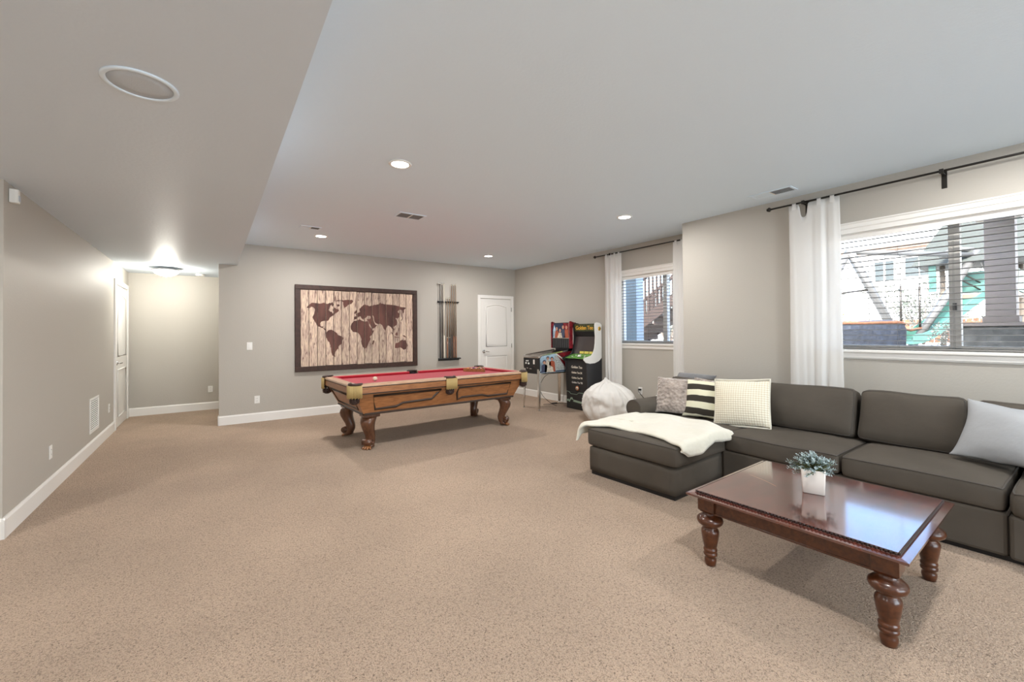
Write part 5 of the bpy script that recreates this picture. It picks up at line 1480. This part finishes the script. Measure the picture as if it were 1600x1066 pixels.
for i in range(len(sl_) - 1):
    for k in range(8): fs.append((i * 8 + k, i * 8 + (k + 1) % 8, (i + 1) * 8 + (k + 1) % 8, (i + 1) * 8 + k))
fs += [tuple(range(8)), tuple(reversed(range((len(sl_) - 1) * 8, len(sl_) * 8)))]
mb.add(vs, fs).build('slide', 'teal', pl)
MB().cyl(pq((12.5, 2.5, .88)), pq((12.5, 2.5, 1.06)), .03, 8).build('slide_foot', 'swing_pole', pl)
# tarp covered mound
M['tarp'] = mat('dark blue tarp', (.010, .0135, .024), .6, bump=[('noise', 6, .8, .06)], vary=(14, .5, (1, 1, 1)))
tm = thing('covered_mound', 'low mound under a dark blue tarp with an orange edge', 'tarp', (8.95, 2.86, .88), -.62)
vs, fs, ring = soft_box((2.1, .8, .62), .16, (16, 8, 6), .0, .03, 2)
MB().add(vs, fs, True, Matrix.Translation((0, 0, .30))).build('tarp', 'tarp', tm)
MB().tube([(p.x, p.y, p.z + .31) for p in ring(1, 12, 2)], .028, 6, True).build('edge_binding', 'cedar', tm)
# porch column on a stone pier under the deck
M['col'] = mat('taupe painted column', (.14, .115, .098), .6)
M['pier'] = mat('grey stone pier', (.07, .07, .063), .9, bump=[('voronoi', 8, .6, .03)], vary=(10, .4, (1, 1, 1)))
pc = thing('porch_column', 'square taupe porch column standing on a grey stone pier', 'column', (10.16, .98, .88))
B('pier', (-.36, -.40, 0), (.36, .40, .50), 'pier', pc, .02)
B('pier_cap', (-.40, -.44, .50), (.40, .44, .56), 'col', pc, .01)
B('shaft', (-.16, -.16, .56), (.16, .16, 2.22), 'col', pc, .006)
B('plinth_block', (-.19, -.19, .56), (.19, .19, .66), 'col', pc, .006)
M['deck_under'] = mat('stained deck joists', (.17, .135, .10), .7)
dk = thing('deck', 'wooden deck overhead resting on the porch column', 'deck', (8, -2.2, 3.10))
B('beam', (1.95, -4, -.0), (2.35, 3.45, .22), 'deck_under', dk)
for k in range(19): B('joist', (-2.2, -3.9 + k * .4, .06), (2.3, -3.86 + k * .4, .22), 'deck_under', dk)
B('decking', (-2.2, -4, .22), (2.4, 3.45, .26), 'deck_under', dk)
# deck stair beyond the far window
M['stair_wood'] = mat('dark brown stained stair', (.026, .014, .010), .7)
st_ = thing('deck_stair', 'dark brown outdoor stair with baluster railing seen through the far window', 'stair', (8.3, 6.3, .88))
def stq(p): return Vector((p[0] - 8.3, p[1] - 6.3, p[2] - .88))
sy0, sz0 = 6.95, 1.02; slope = .62
def rz_(y, h): return sz0 + (sy0 - y) * slope + h
for xx in (8.0, 8.9):
    MB().prism([(sy0 - 6.3, sz0 - .88 - .10), (4.2 - 6.3, rz_(4.2, -.10) - .88), (4.2 - 6.3, rz_(4.2, .16) - .88), (sy0 - 6.3, sz0 - .88 + .16)], 0, xx - 8.3, xx + .04 - 8.3).build('stringer', 'stair_wood', st_)
    a_, b_ = stq((xx, sy0, rz_(sy0, .98))), stq((xx, 4.2, rz_(4.2, .98)))
    MB().prism([(a_.y, a_.z), (b_.y, b_.z), (b_.y, b_.z + .07), (a_.y, a_.z + .07)], 0, a_.x - .01, a_.x + .06).build('handrail', 'stair_wood', st_)
    for k in range(27):
        y = sy0 - .05 - k * .102
        B('baluster', stq((xx + .005, y - .018, rz_(y, .12))), stq((xx + .035, y + .018, rz_(y, 1.0))), 'stair_wood', st_)
for k in range(10):
    y = sy0 - k * .27
    B('tread', stq((8.02, y - .28, rz_(y, .13))), stq((8.92, y, rz_(y, .17))), 'stair_wood', st_); 
    B('riser_board', stq((8.03, y - .28, rz_(y, -.04))), stq((8.91, y - .265, rz_(y, .13))), 'stair_wood', st_)
M['blue_white'] = mat('sky tinted white post', (.30, .375, .43), .6)  # white post in shade; the blue sky light on it is put into the colour
bp_ = thing('porch_post', 'white porch post, blue sky light in its colour, just outside the far window', 'post', (6.05, 4.88, .88))
B('post_shaft', (-.05, -.14, 0), (.15, .14, 2.4), 'blue_white', bp_, .006); B('post_base', (-.07, -.16, 0), (.17, .16, .12), 'blue_white', bp_, .006)
# shrubs
M['leaf_a'] = mat('pale silvery leaves', (.10, .11, .09), .6, vary=(9, .6, (1, 1, 1)))
M['leaf_b'] = mat('yellow green leaves', (.22, .235, .045), .6, vary=(9, .3, (1, 1, 1)))
M['bark'] = mat('grey bark', (.16, .13, .11), .9)
def bush(label, loc, rx, rz, n, m, seed, ls=.07, cat='shrub', name='shrub'):
    t = thing(name, label, cat, loc); R = random.Random(seed); mb = MB(); tb = MB()
    for k in range(9):
        a = R.uniform(0, 2 * PI); r = R.uniform(.3, .8) * rx
        tb.tube([(0, 0, 0), (r * .4 * math.cos(a), r * .4 * math.sin(a), rz * .6), (r * math.cos(a), r * math.sin(a), rz * R.uniform(1.0, 1.6))], [.03, .02, .006], 5)
    cl = [(Vector((R.gauss(0, .42) * rx, R.gauss(0, .42) * rx, rz * R.uniform(.25, 1.8))), R.uniform(.2, .42) * rx) for _ in range(14)]
    for k in range(n):
        c, rr = cl[k % 14]
        v = Vector((R.gauss(0, 1), R.gauss(0, 1), R.gauss(0, 1))).normalized() * rr * R.uniform(.6, 1)
        p = c + v
        if p.z < .02: p.z = .02
        d = (v.normalized() + Vector((R.uniform(-.7, .7), R.uniform(-.7, .7), R.uniform(-.4, .6)))).normalized(); w = d.orthogonal().normalized() * ls * .32
        w.rotate(Matrix.Rotation(R.uniform(0, 6), 3, d))
        mb.add([p, p + d * ls * .5 + w, p + d * ls, p + d * ls * .5 - w], [(0, 1, 2, 3)])
    o = mb.build('foliage', m, t, fix=False); o['kind'] = 'stuff'
    tb.build('stems', 'bark', t)
bush('silvery shrub behind the right pole of the swing set', (17.2, 3.2, .88), 1.1, 1.05, 2600, 'leaf_a', 1)
bush('tall silvery shrub behind the play tower', (19.6, .8, .88), 1.5, 1.5, 2600, 'leaf_a', 2, .09)
bush('small silvery shrub beside the stone pier', (11.6, 1.62, .88), .36, .26, 900, 'leaf_a', 3, .045)
bush('silvery shrub at the right edge beyond the porch column', (15.6, -.6, .88), 1.0, 1.0, 1800, 'leaf_a', 4, .08)
bush('low silvery shrub under the slide', (12.9, 3.15, .88), .42, .24, 900, 'leaf_a', 6, .05)
bush('yellow-green shrub in front of the white house wall', (18.4, 6.2, .88), .55, .55, 900, 'leaf_b', 5)
bush('pinkish bare shrub seen through the stair balusters of the far window', (10.6, 7.2, .88), 1.0, .8, 1500, 'leaf_a', 8, .08)
bpy.context.view_layer.update()
